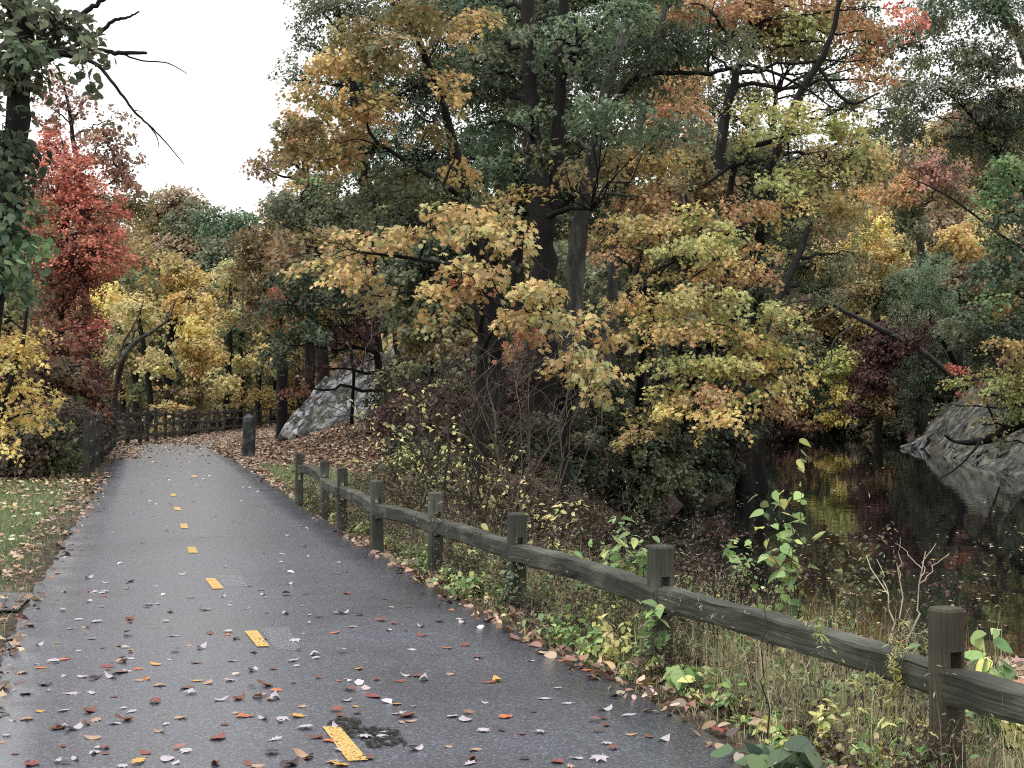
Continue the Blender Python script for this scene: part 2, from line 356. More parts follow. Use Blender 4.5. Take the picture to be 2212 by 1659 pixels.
# asphalt path
py_ = np.concatenate([np.arange(-4, 30, .12), np.arange(30, 110, .4)]); k = 15
g = Geo(); rows = []
for y in py_:
    wl = .05 * mnoise.noise(Vector((y * 1.9, 0, 0))) + .03 * mnoise.noise(Vector((y * 7, 3, 0)))
    wr = .05 * mnoise.noise(Vector((y * 1.7, 9, 0))) + .03 * mnoise.noise(Vector((y * 8, 7, 0)))
    x0 = float(XL(y)) + wl; x1 = float(XR(y)) + wr
    t = np.linspace(0, 1, k); x = x0 + (x1 - x0) * t
    z = float(zpath(y)) + .030 + .02 * (1 - (2 * t - 1) ** 2); z[0] -= .07; z[-1] -= .07
    x[1] = x0 + .02; x[-2] = x1 - .02
    rows.append(np.stack([x, np.full(k, y), z], -1))
PV = np.array(rows); n = len(py_)
ii = (np.arange(n - 1)[:, None] * k + np.arange(k - 1)[None]); q = np.stack([ii, ii + 1, ii + k + 1, ii + k], -1).reshape(-1, 4)
g.add(PV.reshape(-1, 3), np.full(len(q), 4), q.ravel())
path = tag(g.build('path', M['asphalt'], sm=True), 'asphalt path strewn with fallen leaves, bending past the rock', kind='structure')
def path_z(x, y):
    t = (x - XL(y)) / (XR(y) - XL(y)); return zpath(y) + .030 + .02 * (1 - (2 * t - 1) ** 2)
def road_pt(px, py):
    Y = F * CAM / (py - HY)
    for _ in range(6):
        x = (px - CX) / F * Y; z = float(path_z(x, Y)); Y = F * (CAM - z) / (py - HY)
    return np.array([(px - CX) / F * Y, Y, z])
def decal(name, quad, mat, h, parent, n=6):
    P = [road_pt(*p) for p in quad]; g = Geo(); V = []
    for i in range(n + 1):
        for j in range(n + 1):
            u, v = i / n, j / n
            p = (P[0] * (1 - u) + P[1] * u) * (1 - v) + (P[3] * (1 - u) + P[2] * u) * v
            V.append((p[0], p[1], float(path_z(p[0], p[1])) + h))
    ii = (np.arange(n)[:, None] * (n + 1) + np.arange(n)[None]).ravel()
    q = np.stack([ii, ii + n + 1, ii + n + 2, ii + 1], -1)
    g.add(V, np.full(len(q), 4), q.ravel()); return g.build(name, mat, parent)
dashes = [((697, 1571), (735, 1571), (796, 1643), (752, 1645)), ((528, 1364), (556, 1363), (583, 1397), (556, 1398)), ((443, 1250), (465, 1250), (484, 1272), (460, 1273)),
          ((404, 1182), (423, 1182), (428, 1195), (408, 1195)), ((389, 1132), (404, 1132), (407, 1142), (392, 1142)), ((376, 1096), (389, 1096), (391, 1103), (378, 1103)),
          ((368, 1067), (379, 1067), (381, 1072), (370, 1072)), ((414, 1027), (424, 1027), (426, 1031), (415, 1031))]
for d in dashes: decal('lane_dash', d, M['paint'], .006, path)
for d in [((560, 1357), (622, 1356), (652, 1406), (596, 1402)), ((468, 1244), (521, 1243), (534, 1267), (488, 1268)), ((383, 1066), (398, 1066), (401, 1072), (384, 1072)), ((372, 1047), (392, 1047), (393, 1051), (373, 1051))]:
    decal('worn_mark', d, M['erased'], .004, path)
g = Geo(); cen = road_pt(788, 1583); V = []
for i in range(40):
    t = 2 * PI * i / 40; q_ = .66 + .4 * mnoise.noise(Vector((math.cos(t) * 1.6, math.sin(t) * 1.6, 4.)))
    x = cen[0] + math.cos(t) * .18 * q_ + .012 * math.sin(9 * t) - math.sin(t) * .16; y = cen[1] + math.sin(t) * .52 * q_
    V.append((x, y, float(path_z(x, y)) + .005))
g.add(V, [40], np.arange(40)); g.build('wet_patch', M['wet'], path)
# small spur of pavement joining on the left
g = Geo(); P4 = [(-8.0, 11.05), (-3.55, 11.05), (-3.75, 12.05), (-8.0, 12.1)]
g.add([(x, y, gz1(x, y) + .025 if x < -4 else .022) for x, y in P4], [4], [0, 1, 2, 3])
tag(g.build('side_path', M['asphalt']), 'short grey strip of pavement joining the path from the lawn', kind='structure')

# water
g = Geo(); g.add([(-2, 8, WZ), (70, 8, WZ), (70, 118, WZ), (-2, 118, WZ)], [4], [0, 1, 2, 3])
tag(g.build('water', M['water']), 'still dark pond mirroring autumn trees', kind='structure')

# ------------------------------------------------------------------ trees
def spray_cloud(c, rad, pal, haze_gain=1., L=3.0, s=.13, R=.6, rng=rg, tmpl='star', flat=.35, clump=1.0, mixn=.35):
    """sprays of leaves inside an ellipsoid; returns spray centres and leaf arrays"""
    A = PI * rad[0] * rad[2]; ns = max(4, int(L * LK * A / (.45 * PI * R * R)))
    nl = max(6, int(.45 * PI * R * R / (.5 * s * s)))
    K = max(3, int(ns ** .5 * 1.1)); cc = nrm(rng.normal(size=(K, 3))) * rng.uniform(.25, .85, size=(K, 1))
    pos = cc[rng.integers(0, K, ns)] + rng.normal(size=(ns, 3)) * .38 * clump
    ln = np.linalg.norm(pos, axis=1, keepdims=True); pos = np.where(ln > 1.08, pos / ln * rng.uniform(.85, 1.1, size=(ns, 1)), pos)
    out = nrm(pos * np.array([1, 1, .6]))
    SC = c + pos * rad
    up = np.array([0, 0, 1.])
    dn = nrm(up + out * rng.uniform(.15, .7, size=(ns, 1)) + rng.normal(size=(ns, 3)) * .22)      # disc normal of each spray
    a_ = nrm(np.cross(dn, rng.normal(size=(ns, 3)))); b_ = np.cross(dn, a_)
    th = rng.uniform(0, 2 * PI, (ns, nl)); rr = np.sqrt(rng.uniform(0, 1, (ns, nl))) * R * rng.uniform(.55, 1.25, (ns, 1))
    # fingers: leaves gather along a few shoots of each spray
    th = th + .5 * np.sin(3 * th + rng.uniform(0, 6, (ns, 1)))
    C = SC[:, None] + a_[:, None] * (rr * np.cos(th))[..., None] + b_[:, None] * (rr * np.sin(th) * .8)[..., None] \
        + dn[:, None] * (rng.normal(size=(ns, nl)) * R * flat * .45)[..., None]
    C[..., 2] -= (rr / R) ** 2 * R * .22
    nn = up * .45 + out[:, None] * .55 + dn[:, None] * .3 + rng.normal(size=(ns, nl, 3)) * .5
    tip = out[:, None] * .6 - up * .5 + np.zeros((ns, nl, 3))
    scol = pick(pal, ns, rng); lc = pick(pal, ns * nl, rng).reshape(ns, nl, 3)
    cmix = scol[:, None] * (1 - mixn) + lc * mixn
    cmix = cmix * (1 + rng.normal(size=(ns, 1, 1)) * .10)
    return SC, C.reshape(-1, 3), nn.reshape(-1, 3), rng.uniform(.65, 1.2, ns * nl) * s, jit(cmix.reshape(-1, 3) * haze_gain, ns * nl, .05, .16, rng), tip.reshape(-1, 3)

def quad_bez(A, B, sag, k, rng, wob=.06):
    """A,B (N,3) -> (N,k,3) curved limbs"""
    t = np.linspace(0, 1, k)[None, :, None]; L = np.linalg.norm(B - A, axis=1)[:, None, None]
    mid = (A + B) / 2; mid = mid + np.array([0, 0, 1.]) * np.linalg.norm(B - A, axis=1)[:, None] * sag
    P = (1 - t) ** 2 * A[:, None] + 2 * t * (1 - t) * mid[:, None] + t ** 2 * B[:, None]
    return P + rng.normal(size=P.shape) * L * wob * np.sin(PI * t) * .5

nleaf = 0
def tree(name, label, trunk, crowns, cat='tree', group=None, limbs=(), bark='bark', seed=0, dr=1.0, s=.13, R=.6, L=3., tmpl='star',
         trunks=(), mat='leaf', wob=1., flat=.35, sides=10, clump=1., mixn=.35, limb_r=.3):
    """trunk: (px, py or None for the ground, Y, radius) from the foot up; crowns: (px, py, Y, rx_px, rz_px, palette[, opts])"""
    global nleaf
    rng = np.random.default_rng(seed + 1000)
    root_p = on(trunk[0][0], trunk[0][2]); root = empty(name, root_p)
    tag(root, label, cat, group)
    tg = Geo(); allT = []
    for tr in (trunk,) + tuple(trunks):
        pts = []
        for px, py, Y, r in tr: pts.append([*(on(px, Y, -.25) if py is None else at(px, py, Y)), r])
        sp = spline(pts, max(8, len(pts) * 5)); n = len(sp)
        sp[:, :2] += (rng.normal(size=(n, 2)) * sp[:, 3:4] * .22 * wob)
        sp[:, 3] *= 1 + rng.normal(size=n) * .05
        if tr is trunk or tr[0][1] is None: sp[0, 3] *= 1.5; sp[1, 3] *= 1.15
        sp[:, 3] = np.maximum(sp[:, 3], .012)
        tubes(tg, sp[None, :, :3], sp[None, :, 3], sides); allT.append(sp)
    TP = np.concatenate(allT)
    bg = tg
    for lb in limbs:
        sp = spline([[*at(px, py, Y), r] for px, py, Y, r in lb], len(lb) * 5); sp[:, :3] += rng.normal(size=(len(sp), 3)) * sp[:, 3:4] * .25
        tubes(bg, sp[None, :, :3], sp[None, :, 3], 7); TP = np.concatenate([TP, sp])
    cg = Geo()
    for cr in crowns:
        px, py, Y, rx, rz, pal = cr[:6]; o = dict(L=L, s=s, R=R, tmpl=tmpl, flat=flat, clump=clump, mixn=mixn)
        if len(cr) > 6: o.update(cr[6])
        c = at(px, py, Y); rx = rx / F * Y; rz = rz / F * Y; dd = o.pop('dd', None) or max(.8, dr * (rx * .8 + .3))
        SC, C, nn, S, cc, tip = spray_cloud(c, np.array([rx, dd, rz]), PAL[pal], 1.35 if Y > 68 else 1.15 if Y > 53 else 1., rng=rng, **{k_: v for k_, v in o.items() if k_ != 'tmpl'})  # haze painted in: leaf colours brightened in steps with distance
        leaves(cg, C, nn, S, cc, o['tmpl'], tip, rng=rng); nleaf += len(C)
        # limb from the trunk, then a twig to every spray
        d = np.linalg.norm(TP[:, :3] - (c - np.array([0, 0, rz * .6])), axis=1) + 2.0 * np.maximum(TP[:, 2] - (c[2] + .1 * rz), 0) + .3
        i = int(np.argmin(d)); a0 = TP[i, :3]; r0 = min(TP[i, 3] * .55, .03 + .018 * math.hypot(rx, rz) + .012 * np.linalg.norm(c - a0)) * (1 if limb_r else 1)
        end = c + np.array([rng.uniform(-.3, .3) * rx, rng.uniform(-.3, .3) * dd, rz * .35])
        Lb = quad_bez(a0[None], end[None], .06, 9, rng, .07)
        tubes(bg, Lb, np.linspace(r0, r0 * .35, 9)[None], 6)
        nT = len(SC); D = np.linalg.norm(Lb[0][None, 3:] - SC[:, None], axis=2) + np.linspace(0, .5, 6)[None] * 0
        j = 3 + np.argmin(D, axis=1); A0 = Lb[0][j]
        TW = quad_bez(A0, SC, .08, 5, rng, .12)
        rt = np.linspace(1, .3, 5)[None] * np.clip(.006 + .006 * np.linalg.norm(SC - A0, axis=1), .006, r0 * .5)[:, None] * (Y / 35) ** .5
        tubes(bg, TW, rt, 3)
    bg.build('trunk', M[bark], root, root_p, sm=True)
    cg.build('crown', M[mat], root, root_p)
    return root

# ---- left edge
tree('vine_covered_tree', 'vine hung dark tree at the far left edge with big drooping green leaves', [(-140, None, 15, .17), (-20, 650, 15, .13), (25, 330, 15, .12), (45, 130, 15, .11), (30, -60, 15, .09)],
     [(70, 40, 15, 110, 60, 'ggrey'), (30, 130, 15, 80, 60, 'ggrey'), (10, 300, 14.6, 35, 110, 'dkgreen'), (-10, 480, 14.6, 40, 110, 'green'), (150, 60, 15.2, 60, 35, 'dkgreen', dict(L=2.2)), (188, 130, 15, 22, 55, 'ggrey', dict(L=2.5, R=.14)),
      (55, 520, 14.5, 45, 50, 'brgreen', dict(L=1.5, R=.15)), (20, 590, 14.6, 45, 45, 'green'), (90, 130, 15, 60, 25, 'green', dict(L=1.5))],
     s=.11, R=.28, L=4, tmpl='ovate', seed=1, sides=8)
tree('dead_limb_tree', 'bare dead branches reaching over the path from the left edge', [(-90, None, 17, .16), (-60, 500, 17, .14), (-20, 170, 17, .1), (100, 110, 17, .05), (180, 112, 17, .03)], [], bark='bark', seed=2, wob=.3,
     limbs=[[(100, 112, 17, .03), (205, 107, 17, .022), (252, 112, 17, .026), (316, 113, 17, .017)], [(252, 110, 17, .012), (300, 129, 17, .009), (360, 135, 17, .007), (403, 158, 17, .004)],
            [(60, 140, 17, .03), (195, 82, 17, .025), (240, 45, 17, .021), (275, 36, 17, .014), (300, 24, 17, .009)], [(100, 112, 17, .03), (190, 128, 17, .024), (232, 165, 17, .019), (270, 215, 17, .015), (297, 248, 17, .013), (322, 270, 17, .01), (360, 310, 17, .007), (396, 353, 17, .004)],
            [(320, 270, 17, .008), (338, 295, 17, .006), (343, 325, 17, .003)], [(150, 45, 17, .03), (196, 16, 17, .03), (230, -8, 17, .024), (270, -30, 17, .02)], [(120, 118, 17, .012), (190, 130, 17, .01), (236, 148, 17, .005)],
            [(290, 238, 17, .006), (306, 240, 17, .003)]])
tree('red_maple', 'tall scarlet red maple at the left above the rail fence', [(118, None, 48, .22), (125, 750, 48, .18), (140, 500, 48, .13), (140, 330, 48, .06)],
     [(128, 285, 48, 24, 30, 'red', dict(L=2)), (125, 330, 48, 50, 46, 'red', dict(L=2.4)), (150, 385, 47.5, 80, 50, 'red'), (110, 430, 48, 70, 46, 'reddk', dict(L=2)), (200, 430, 47, 70, 36, 'red', dict(L=2)), (150, 470, 47.5, 110, 44, 'red'), (230, 510, 47, 60, 36, 'red', dict(L=2)),
      (130, 530, 47, 100, 44, 'reddk', dict(L=2)), (190, 555, 46.5, 100, 36, 'red'), (110, 600, 47, 80, 50, 'reddk'), (170, 620, 47, 60, 40, 'reddk'), (130, 680, 47, 90, 44, 'reddk'), (200, 710, 46, 56, 24, 'red', dict(L=1.6)), (150, 740, 46, 90, 44, 'reddk'), (100, 800, 47, 80, 50, 'maroon'), (165, 820, 47, 66, 44, 'reddk'), (110, 880, 46, 85, 50, 'reddk', dict(L=2)), (150, 930, 45, 50, 30, 'reddk')],
     s=.12, R=.42, L=3.2, seed=3, clump=1.5)
tree('sparse_brown_tree', 'thin crowned pinkish brown tree behind the scarlet maple', [(190, None, 62, .2), (180, 500, 62, .14), (150, 250, 62, .07), (130, 160, 62, .03)],
     [(125, 190, 62, 45, 35, 'pinkbr'), (190, 230, 62, 55, 40, 'pinkbr'), (235, 270, 62, 45, 35, 'tan'), (100, 240, 62, 40, 40, 'pinkbr'), (260, 350, 62, 50, 45, 'pinkbr', dict(L=1.7)), (210, 320, 62, 50, 40, 'pinkbr', dict(L=1.5)), (290, 400, 62, 30, 30, 'pinkbr'), (270, 450, 63, 60, 40, 'goldbrown', dict(L=2.5))],
     s=.15, R=.6, L=.9, seed=4, tmpl='tri')
tree('yellow_sapling', 'bright yellow sapling low at the left edge in front of the red maple', [(-30, None, 25, .06), (10, 870, 25, .05), (45, 760, 25, .04), (60, 650, 25, .02)],
     [(25, 760, 25, 55, 40, 'yellow'), (50, 735, 25.3, 50, 22, 'yellow'), (10, 690, 25, 60, 30, 'goldbrown', dict(L=1.5)), (35, 840, 25, 65, 30, 'yellow'), (85, 775, 25, 36, 16, 'yellow'), (25, 900, 25, 60, 32, 'yellow'), (80, 900, 25, 36, 20, 'yellow'), (15, 960, 24.5, 45, 28, 'yellow', dict(L=2)), (20, 640, 25, 45, 35, 'olive', dict(L=1.5))],
     s=.095, R=.36, L=2.6, seed=5)
tree('oak_sapling', 'dull green and brown young tree at the left edge behind the yellow sapling', [(10, None, 34, .12), (20, 700, 34, .1), (10, 450, 34, .06)],
     [(60, 440, 34, 60, 50, 'orangebr'), (20, 620, 34, 70, 50, 'olive'), (10, 520, 34, 60, 60, 'green'), (40, 720, 34, 80, 60, 'orangebr'), (30, 850, 36, 90, 80, 'maroon'), (70, 380, 36, 40, 25, 'maroon', dict(L=1.2))], s=.14, R=.5, L=3, seed=6)
# ---- far trees at the bend
far = dict(s=.2, R=.9, L=3.6, tmpl='tri')
tree('domed_tree', 'brownish round topped tree standing tallest beyond the bend', [(380, None, 112, .3), (385, 600, 112, .22), (390, 450, 112, .1)], [(385, 440, 112, 62, 38, 'tan'), (350, 480, 112, 60, 45, 'goldbrown'), (420, 490, 110, 60, 50, 'ggrey'), (400, 550, 110, 90, 50, 'tan'), (320, 560, 110, 50, 50, 'goldbrown')], seed=10, **far)
tree('green_tree', 'fresh green tree top between the domed brown tree and the oak', [(500, None, 105, .25), (495, 600, 105, .18), (490, 480, 105, .1)], [(470, 485, 105, 62, 34, 'green', dict(L=2)), (520, 470, 105, 40, 30, 'green', dict(L=1.6)), (500, 520, 105, 40, 50, 'green'), (465, 560, 104, 60, 45, 'ggrey'), (500, 620, 102, 40, 60, 'green')], seed=11, **far)
tree('lemon_tree', 'lemon yellow tree beside the lower right of the scarlet maple', [(235, None, 92, .2), (230, 760, 92, .14), (225, 640, 92, .1)], [(225, 645, 90, 62, 28, 'yellow'), (290, 665, 90, 55, 22, 'yellow'), (190, 665, 91, 35, 25, 'yellow', dict(L=2.5)), (260, 590, 92, 60, 40, 'goldbrown'), (215, 590, 92, 40, 30, 'goldbrown')], seed=12, **far)
tree('golden_tree', 'golden leaved tree rising in the gap beyond the fence bend', [(362, None, 88, .28), (366, 800, 88, .24), (362, 650, 88, .16), (340, 560, 88, .08)], [(330, 570, 88, 60, 40, 'goldbrown'), (375, 600, 88, 65, 40, 'gold'), (335, 630, 89, 60, 40, 'goldbrown'), (390, 660, 88, 50, 35, 'gold'), (340, 700, 90, 60, 40, 'olive')], seed=13, **far)
tree('orange_maple', 'vivid orange gold maple overhanging the middle of the rail fence', [(421, None, 78, .2), (423, 820, 78, .17), (418, 700, 78, .1), (410, 640, 78, .06)], [(410, 655, 76, 42, 30, 'gold'), (430, 700, 76, 45, 30, 'yellow'), (400, 740, 76, 32, 25, 'gold'), (450, 750, 75, 38, 30, 'gold'), (425, 785, 76, 38, 26, 'gold'), (470, 775, 76, 28, 14, 'gold')], seed=14, s=.18, R=.6, L=3.2, tmpl='tri')
tree('forked_grey_tree', 'leaning grey tree with a bare forked limb right of the scarlet maple', [(236, None, 76, .16), (248, 860, 74, .15), (262, 785, 70, .14), (285, 745, 70, .11), (330, 715, 70, .08), (362, 690, 70, .055), (378, 650, 70, .04)], [(290, 600, 74, 50, 30, 'olive', dict(L=1))], bark='barkgrey', seed=15, s=.18, R=.6, L=1, tmpl='tri', wob=.4,
     limbs=[[(262, 785, 70, .1), (262, 750, 70, .07), (290, 700, 70, .04), (310, 650, 70, .02)], [(285, 745, 70, .08), (290, 720, 70, .04), (310, 690, 70, .02)]])
for i, (px, Y, lean, r, h, pal, lab) in enumerate([
    (300, 82, -14, .24, 640, 'fargold', 'dark trunked tree with a kink just right of the forked grey tree'),
    (335, 78, -34, .17, 660, 'fargold', 'slim tree leaning left behind the bend in the fence'),
    (452, 82, -6, .17, 690, 'fargold', 'slender straight tree right of the vivid orange maple'),
    (490, 84, 6, .22, 560, 'fargold', 'dark forked tree above the fence left of the stone post'),
    (519, 90, 2, .16, 640, 'fargold', 'thin tree just left above the stone post'),
    (560, 98, -6, .2, 620, 'fargold', 'dark tree right above the stone post, left of the ledge'),
    (598, 108, -20, .16, 650, 'fargold', 'thin leaning tree closest behind the ledge'),
    (262, 86, 10, .2, 690, 'fargold', 'brown leaved tree under the lemon yellow tree')]):
    tree('woodland_tree', lab, [(px, None, Y, r), (px + lean * .4, 820, Y, r * .85), (px + lean, 700, Y, r * .6), (px + lean + 4, h, Y, r * .3)],
         [(px + lean, h + 30, Y, 48, 34, pal), (px + lean - 22, h + 95, Y + 1, 46, 34, 'goldbrown' if i % 2 else 'olive'), (px + lean + 25, h + 130, Y - 1, 42, 30, pal), (px + 4, 850, Y + 2, 36, 22, 'gold', dict(L=1.6)), (px - 18, h + 180, Y + 2, 40, 30, 'olive', dict(L=2.))],
         group='trees behind the bend of the path', seed=20 + i, s=.19, R=.7, L=2.6, tmpl='tri')
# ---- centre left, behind the golden maple
tree('tall_oak', 'tall dark green oak whose top edges the open sky', [(800, None, 52, .34), (800, 600, 52, .28), (780, 300, 52, .2), (740, 100, 52, .12), (720, -60, 52, .08)],
     [(680, 40, 52, 55, 55, 'ggrey', dict(L=2.4)), (640, 185, 52, 45, 35, 'ggrey', dict(L=2.2)), (660, 110, 52, 40, 40, 'ggrey', dict(L=2)), (760, 20, 52, 90, 60, 'ggrey'), (860, 40, 52, 90, 70, 'ggrey', dict(L=2.4)), (1000, 40, 52, 90, 70, 'dkgreen', dict(L=2.4)), (780, 160, 53, 100, 80, 'green'), (900, 200, 53, 110, 90, 'dkgreen'), (820, 330, 53, 120, 80, 'green'), (950, 350, 53, 100, 90, 'dkgreen'), (870, 460, 53, 140, 70, 'dkgreen')],
     s=.15, R=.75, L=3.6, seed=40, tmpl='oak')
tree('orange_topped_tree', 'orange and pink leaved tree at the edge of the open sky', [(690, None, 58, .24), (690, 600, 58, .2), (660, 350, 58, .12), (640, 270, 58, .06)], [(630, 265, 58, 42, 30, 'orange', dict(L=2.6)), (660, 300, 58, 60, 40, 'orange'), (600, 350, 58, 55, 30, 'tan', dict(L=2)), (562, 375, 58, 30, 40, 'pinkbr', dict(L=1.4)), (590, 440, 58, 45, 30, 'pinkbr', dict(L=1.8)), (700, 300, 58, 60, 50, 'orange')], seed=41, s=.15, R=.6, L=3)
tree('green_black_tree', 'dark green leafy tree below the orange topped one', [(668, None, 50, .2), (668, 620, 50, .16), (660, 480, 50, .1), (650, 420, 50, .05)], [(640, 430, 50, 72, 36, 'ggrey', dict(L=2)), (690, 410, 50, 60, 30, 'brgreen', dict(L=.8)), (620, 470, 50, 50, 36, 'ggrey'), (690, 460, 50, 70, 45, 'ggrey'), (760, 450, 50, 70, 50, 'olive'), (680, 400, 51, 60, 30, 'olive')], seed=42, s=.14, R=.6, L=3.4)
tree('rusty_tree', 'rusty brown leaved tree just above the stone post', [(610, None, 52, .2), (606, 760, 52, .17), (590, 600, 52, .1), (570, 500, 52, .06)], [(545, 500, 50, 45, 28, 'orangebr', dict(L=2.6)), (590, 520, 50, 60, 34, 'orangebr'), (545, 570, 50, 42, 35, 'orangebr'), (560, 640, 50, 52, 40, 'orangebr'), (620, 600, 50, 60, 45, 'goldbrown'), (600, 690, 51, 50, 30, 'orange', dict(L=1.5)), (640, 660, 51, 60, 40, 'red', dict(L=.7)), (530, 690, 52, 30, 45, 'green', dict(L=2.))], seed=43, s=.15, R=.6, L=3.6)
tree('golden_maple', 'golden brown maple with high spreading limbs left of the big oak', [(1078, None, 33, .24), (1066, 700, 33, .21), (1015, 480, 32.5, .16), (960, 240, 32, .09), (905, 90, 31, .07), (838, -10, 31, .05), (800, -80, 31, .03)],
     [(880, 20, 30, 90, 50, 'goldbrown'), (780, 90, 30, 70, 50, 'goldbrown'), (1010, 60, 31, 70, 45, 'gold', dict(L=2.2)), (720, 130, 30, 70, 40, 'gold'), (850, 130, 30, 90, 45, 'goldbrown'), (700, 215, 30, 75, 35, 'gold'), (800, 230, 29.5, 80, 40, 'gold'), (660, 290, 30, 70, 30, 'goldbrown'), (960, 180, 30.5, 55, 40, 'gold', dict(L=2)),
      (620, 330, 30, 60, 28, 'goldbrown'), (720, 330, 30.5, 80, 38, 'gold'), (800, 310, 30.5, 60, 35, 'orange', dict(L=2)), (930, 290, 31, 60, 30, 'goldbrown', dict(L=1.6)), (985, 350, 31, 40, 45, 'gold', dict(L=1.4)), (880, 380, 31, 90, 40, 'olive', dict(L=2.4)), (960, 440, 31, 80, 40, 'olive', dict(L=2.4)), (830, 440, 31.5, 80, 40, 'ggrey', dict(L=2.4))],
     limbs=[[(1060, 640, 33, .1), (1000, 440, 32, .07), (950, 397, 31, .055), (844, 326, 30.5, .045), (809, 300, 30, .035), (783, 246, 30, .02)], [(955, 224, 32, .04), (935, 262, 31, .025), (905, 252, 31, .02)], [(844, 326, 30.5, .02), (760, 335, 30.5, .014), (700, 345, 30, .008)], [(820, 318, 30.3, .02), (770, 300, 30, .012), (700, 320, 30, .006)], [(918, 140, 31.5, .03), (960, 60, 31.5, .02), (975, -10, 31.5, .012)]],
     s=.115, R=.48, L=2.9, seed=44, tmpl='maple', flat=.3)
tree('broad_leaved_maple', 'low maple with big pale orange leaves spread before the dark oak trunks', [(1030, None, 25, .12), (1036, 880, 25, .11), (1040, 700, 25, .09), (1000, 590, 25, .06), (900, 560, 24.5, .035), (780, 545, 24, .02)],
     [(600, 520, 26, 55, 22, 'orangebr'), (680, 510, 25.5, 65, 24, 'goldbrown'), (760, 530, 25, 70, 26, 'bigleaf'), (850, 520, 24.5, 65, 26, 'bigleaf'), (700, 580, 24.5, 90, 24, 'bigleaf'), (640, 560, 25, 60, 28, 'orangebr'), (780, 595, 24, 60, 22, 'bigleaf'), (930, 500, 24, 60, 24, 'bigleaf'), (960, 455, 24, 60, 22, 'bigleaf'), (1030, 470, 23.5, 55, 22, 'bigleaf'), (1060, 505, 23, 60, 20, 'bigleaf'), (1110, 520, 22.5, 55, 16, 'bigleaf'), (1090, 475, 23, 45, 18, 'gold'),
      (990, 585, 22, 60, 22, 'bigleaf'), (1055, 595, 22, 50, 20, 'bigleaf'), (1010, 625, 22, 60, 20, 'orange'), (935, 640, 23, 55, 22, 'gold', dict(L=2)), (1130, 640, 21, 70, 26, 'bigleaf'), (1190, 645, 21, 60, 24, 'bigleaf'), (1120, 690, 21, 60, 22, 'bigleaf'), (1175, 700, 21, 60, 26, 'bigleaf'), (1240, 690, 21, 45, 20, 'bigleaf'), (1150, 730, 21, 50, 16, 'orange'), (960, 690, 24, 60, 20, 'bigleaf', dict(L=2)), (820, 650, 25, 70, 30, 'goldbrown', dict(L=1.4))],
     limbs=[[(1040, 760, 25, .05), (1080, 700, 23, .04), (1140, 670, 21.5, .025), (1220, 680, 21, .012)], [(1040, 720, 25, .05), (1040, 560, 23, .04), (1060, 510, 23, .025), (1130, 515, 22.5, .01)]],
     s=.118, R=.38, L=3.0, seed=45, tmpl='maple', flat=.3)
tree('twin_trunk_young_oak', 'young dark tree with twin trunks standing on the grey ledge', [(845, None, 45, .12), (822, 830, 44, .11), (805, 700, 44, .1), (780, 600, 44, .07), (760, 480, 44, .04)],
     [(640, 610, 42, 60, 30, 'dkgreen'), (690, 650, 42, 70, 34, 'dkgreen'), (610, 670, 42, 55, 30, 'dkgreen'), (660, 710, 42, 60, 30, 'green'), (620, 760, 42, 45, 40, 'dkgreen'), (740, 610, 43, 70, 34, 'dkgreen', dict(L=3)), (720, 690, 43, 50, 26, 'maroon'), (780, 700, 43, 60, 30, 'maroon', dict(L=2)), (700, 745, 43, 50, 20, 'maroon', dict(L=1.4)), (850, 680, 43, 70, 34, 'maroon', dict(L=2)), (600, 640, 43, 40, 20, 'red', dict(L=.8)), (690, 690, 42, 30, 26, 'yellow', dict(L=1.5)), (800, 780, 44, 50, 20, 'maroon', dict(L=1.5)), (690, 800, 43, 40, 14, 'maroon', dict(L=.8)), (645, 850, 43, 36, 20, 'reddk', dict(L=.7))],
     trunks=([(876, None, 45, .1), (862, 830, 44, .09), (848, 680, 44, .07), (830, 560, 44, .04)], [(760, None, 46, .06), (762, 800, 45, .05), (750, 700, 45, .04), (740, 620, 45, .02)]), s=.14, R=.5, L=3.4, seed=46, tmpl='oak')
tree('grey_green_tree', 'dull green small leaved tree between the golden maple and the ledge', [(935, None, 40, .14), (930, 750, 40, .12), (910, 560, 40, .08)],
     [(900, 600, 38, 90, 45, 'ggrey'), (950, 640, 38, 80, 45, 'olive'), (880, 700, 38, 80, 45, 'olive', dict(L=3)), (960, 740, 37, 80, 50, 'goldbrown', dict(L=2.2)), (1010, 820, 36, 60, 60, 'olive', dict(L=1.5)), (1040, 560, 38, 60, 60, 'dkgreen'), (960, 540, 38, 90, 50, 'dkgreen'), (900, 800, 40, 60, 30, 'olive', dict(L=2))], s=.13, R=.5, L=3.2, seed=47, tmpl='tri')
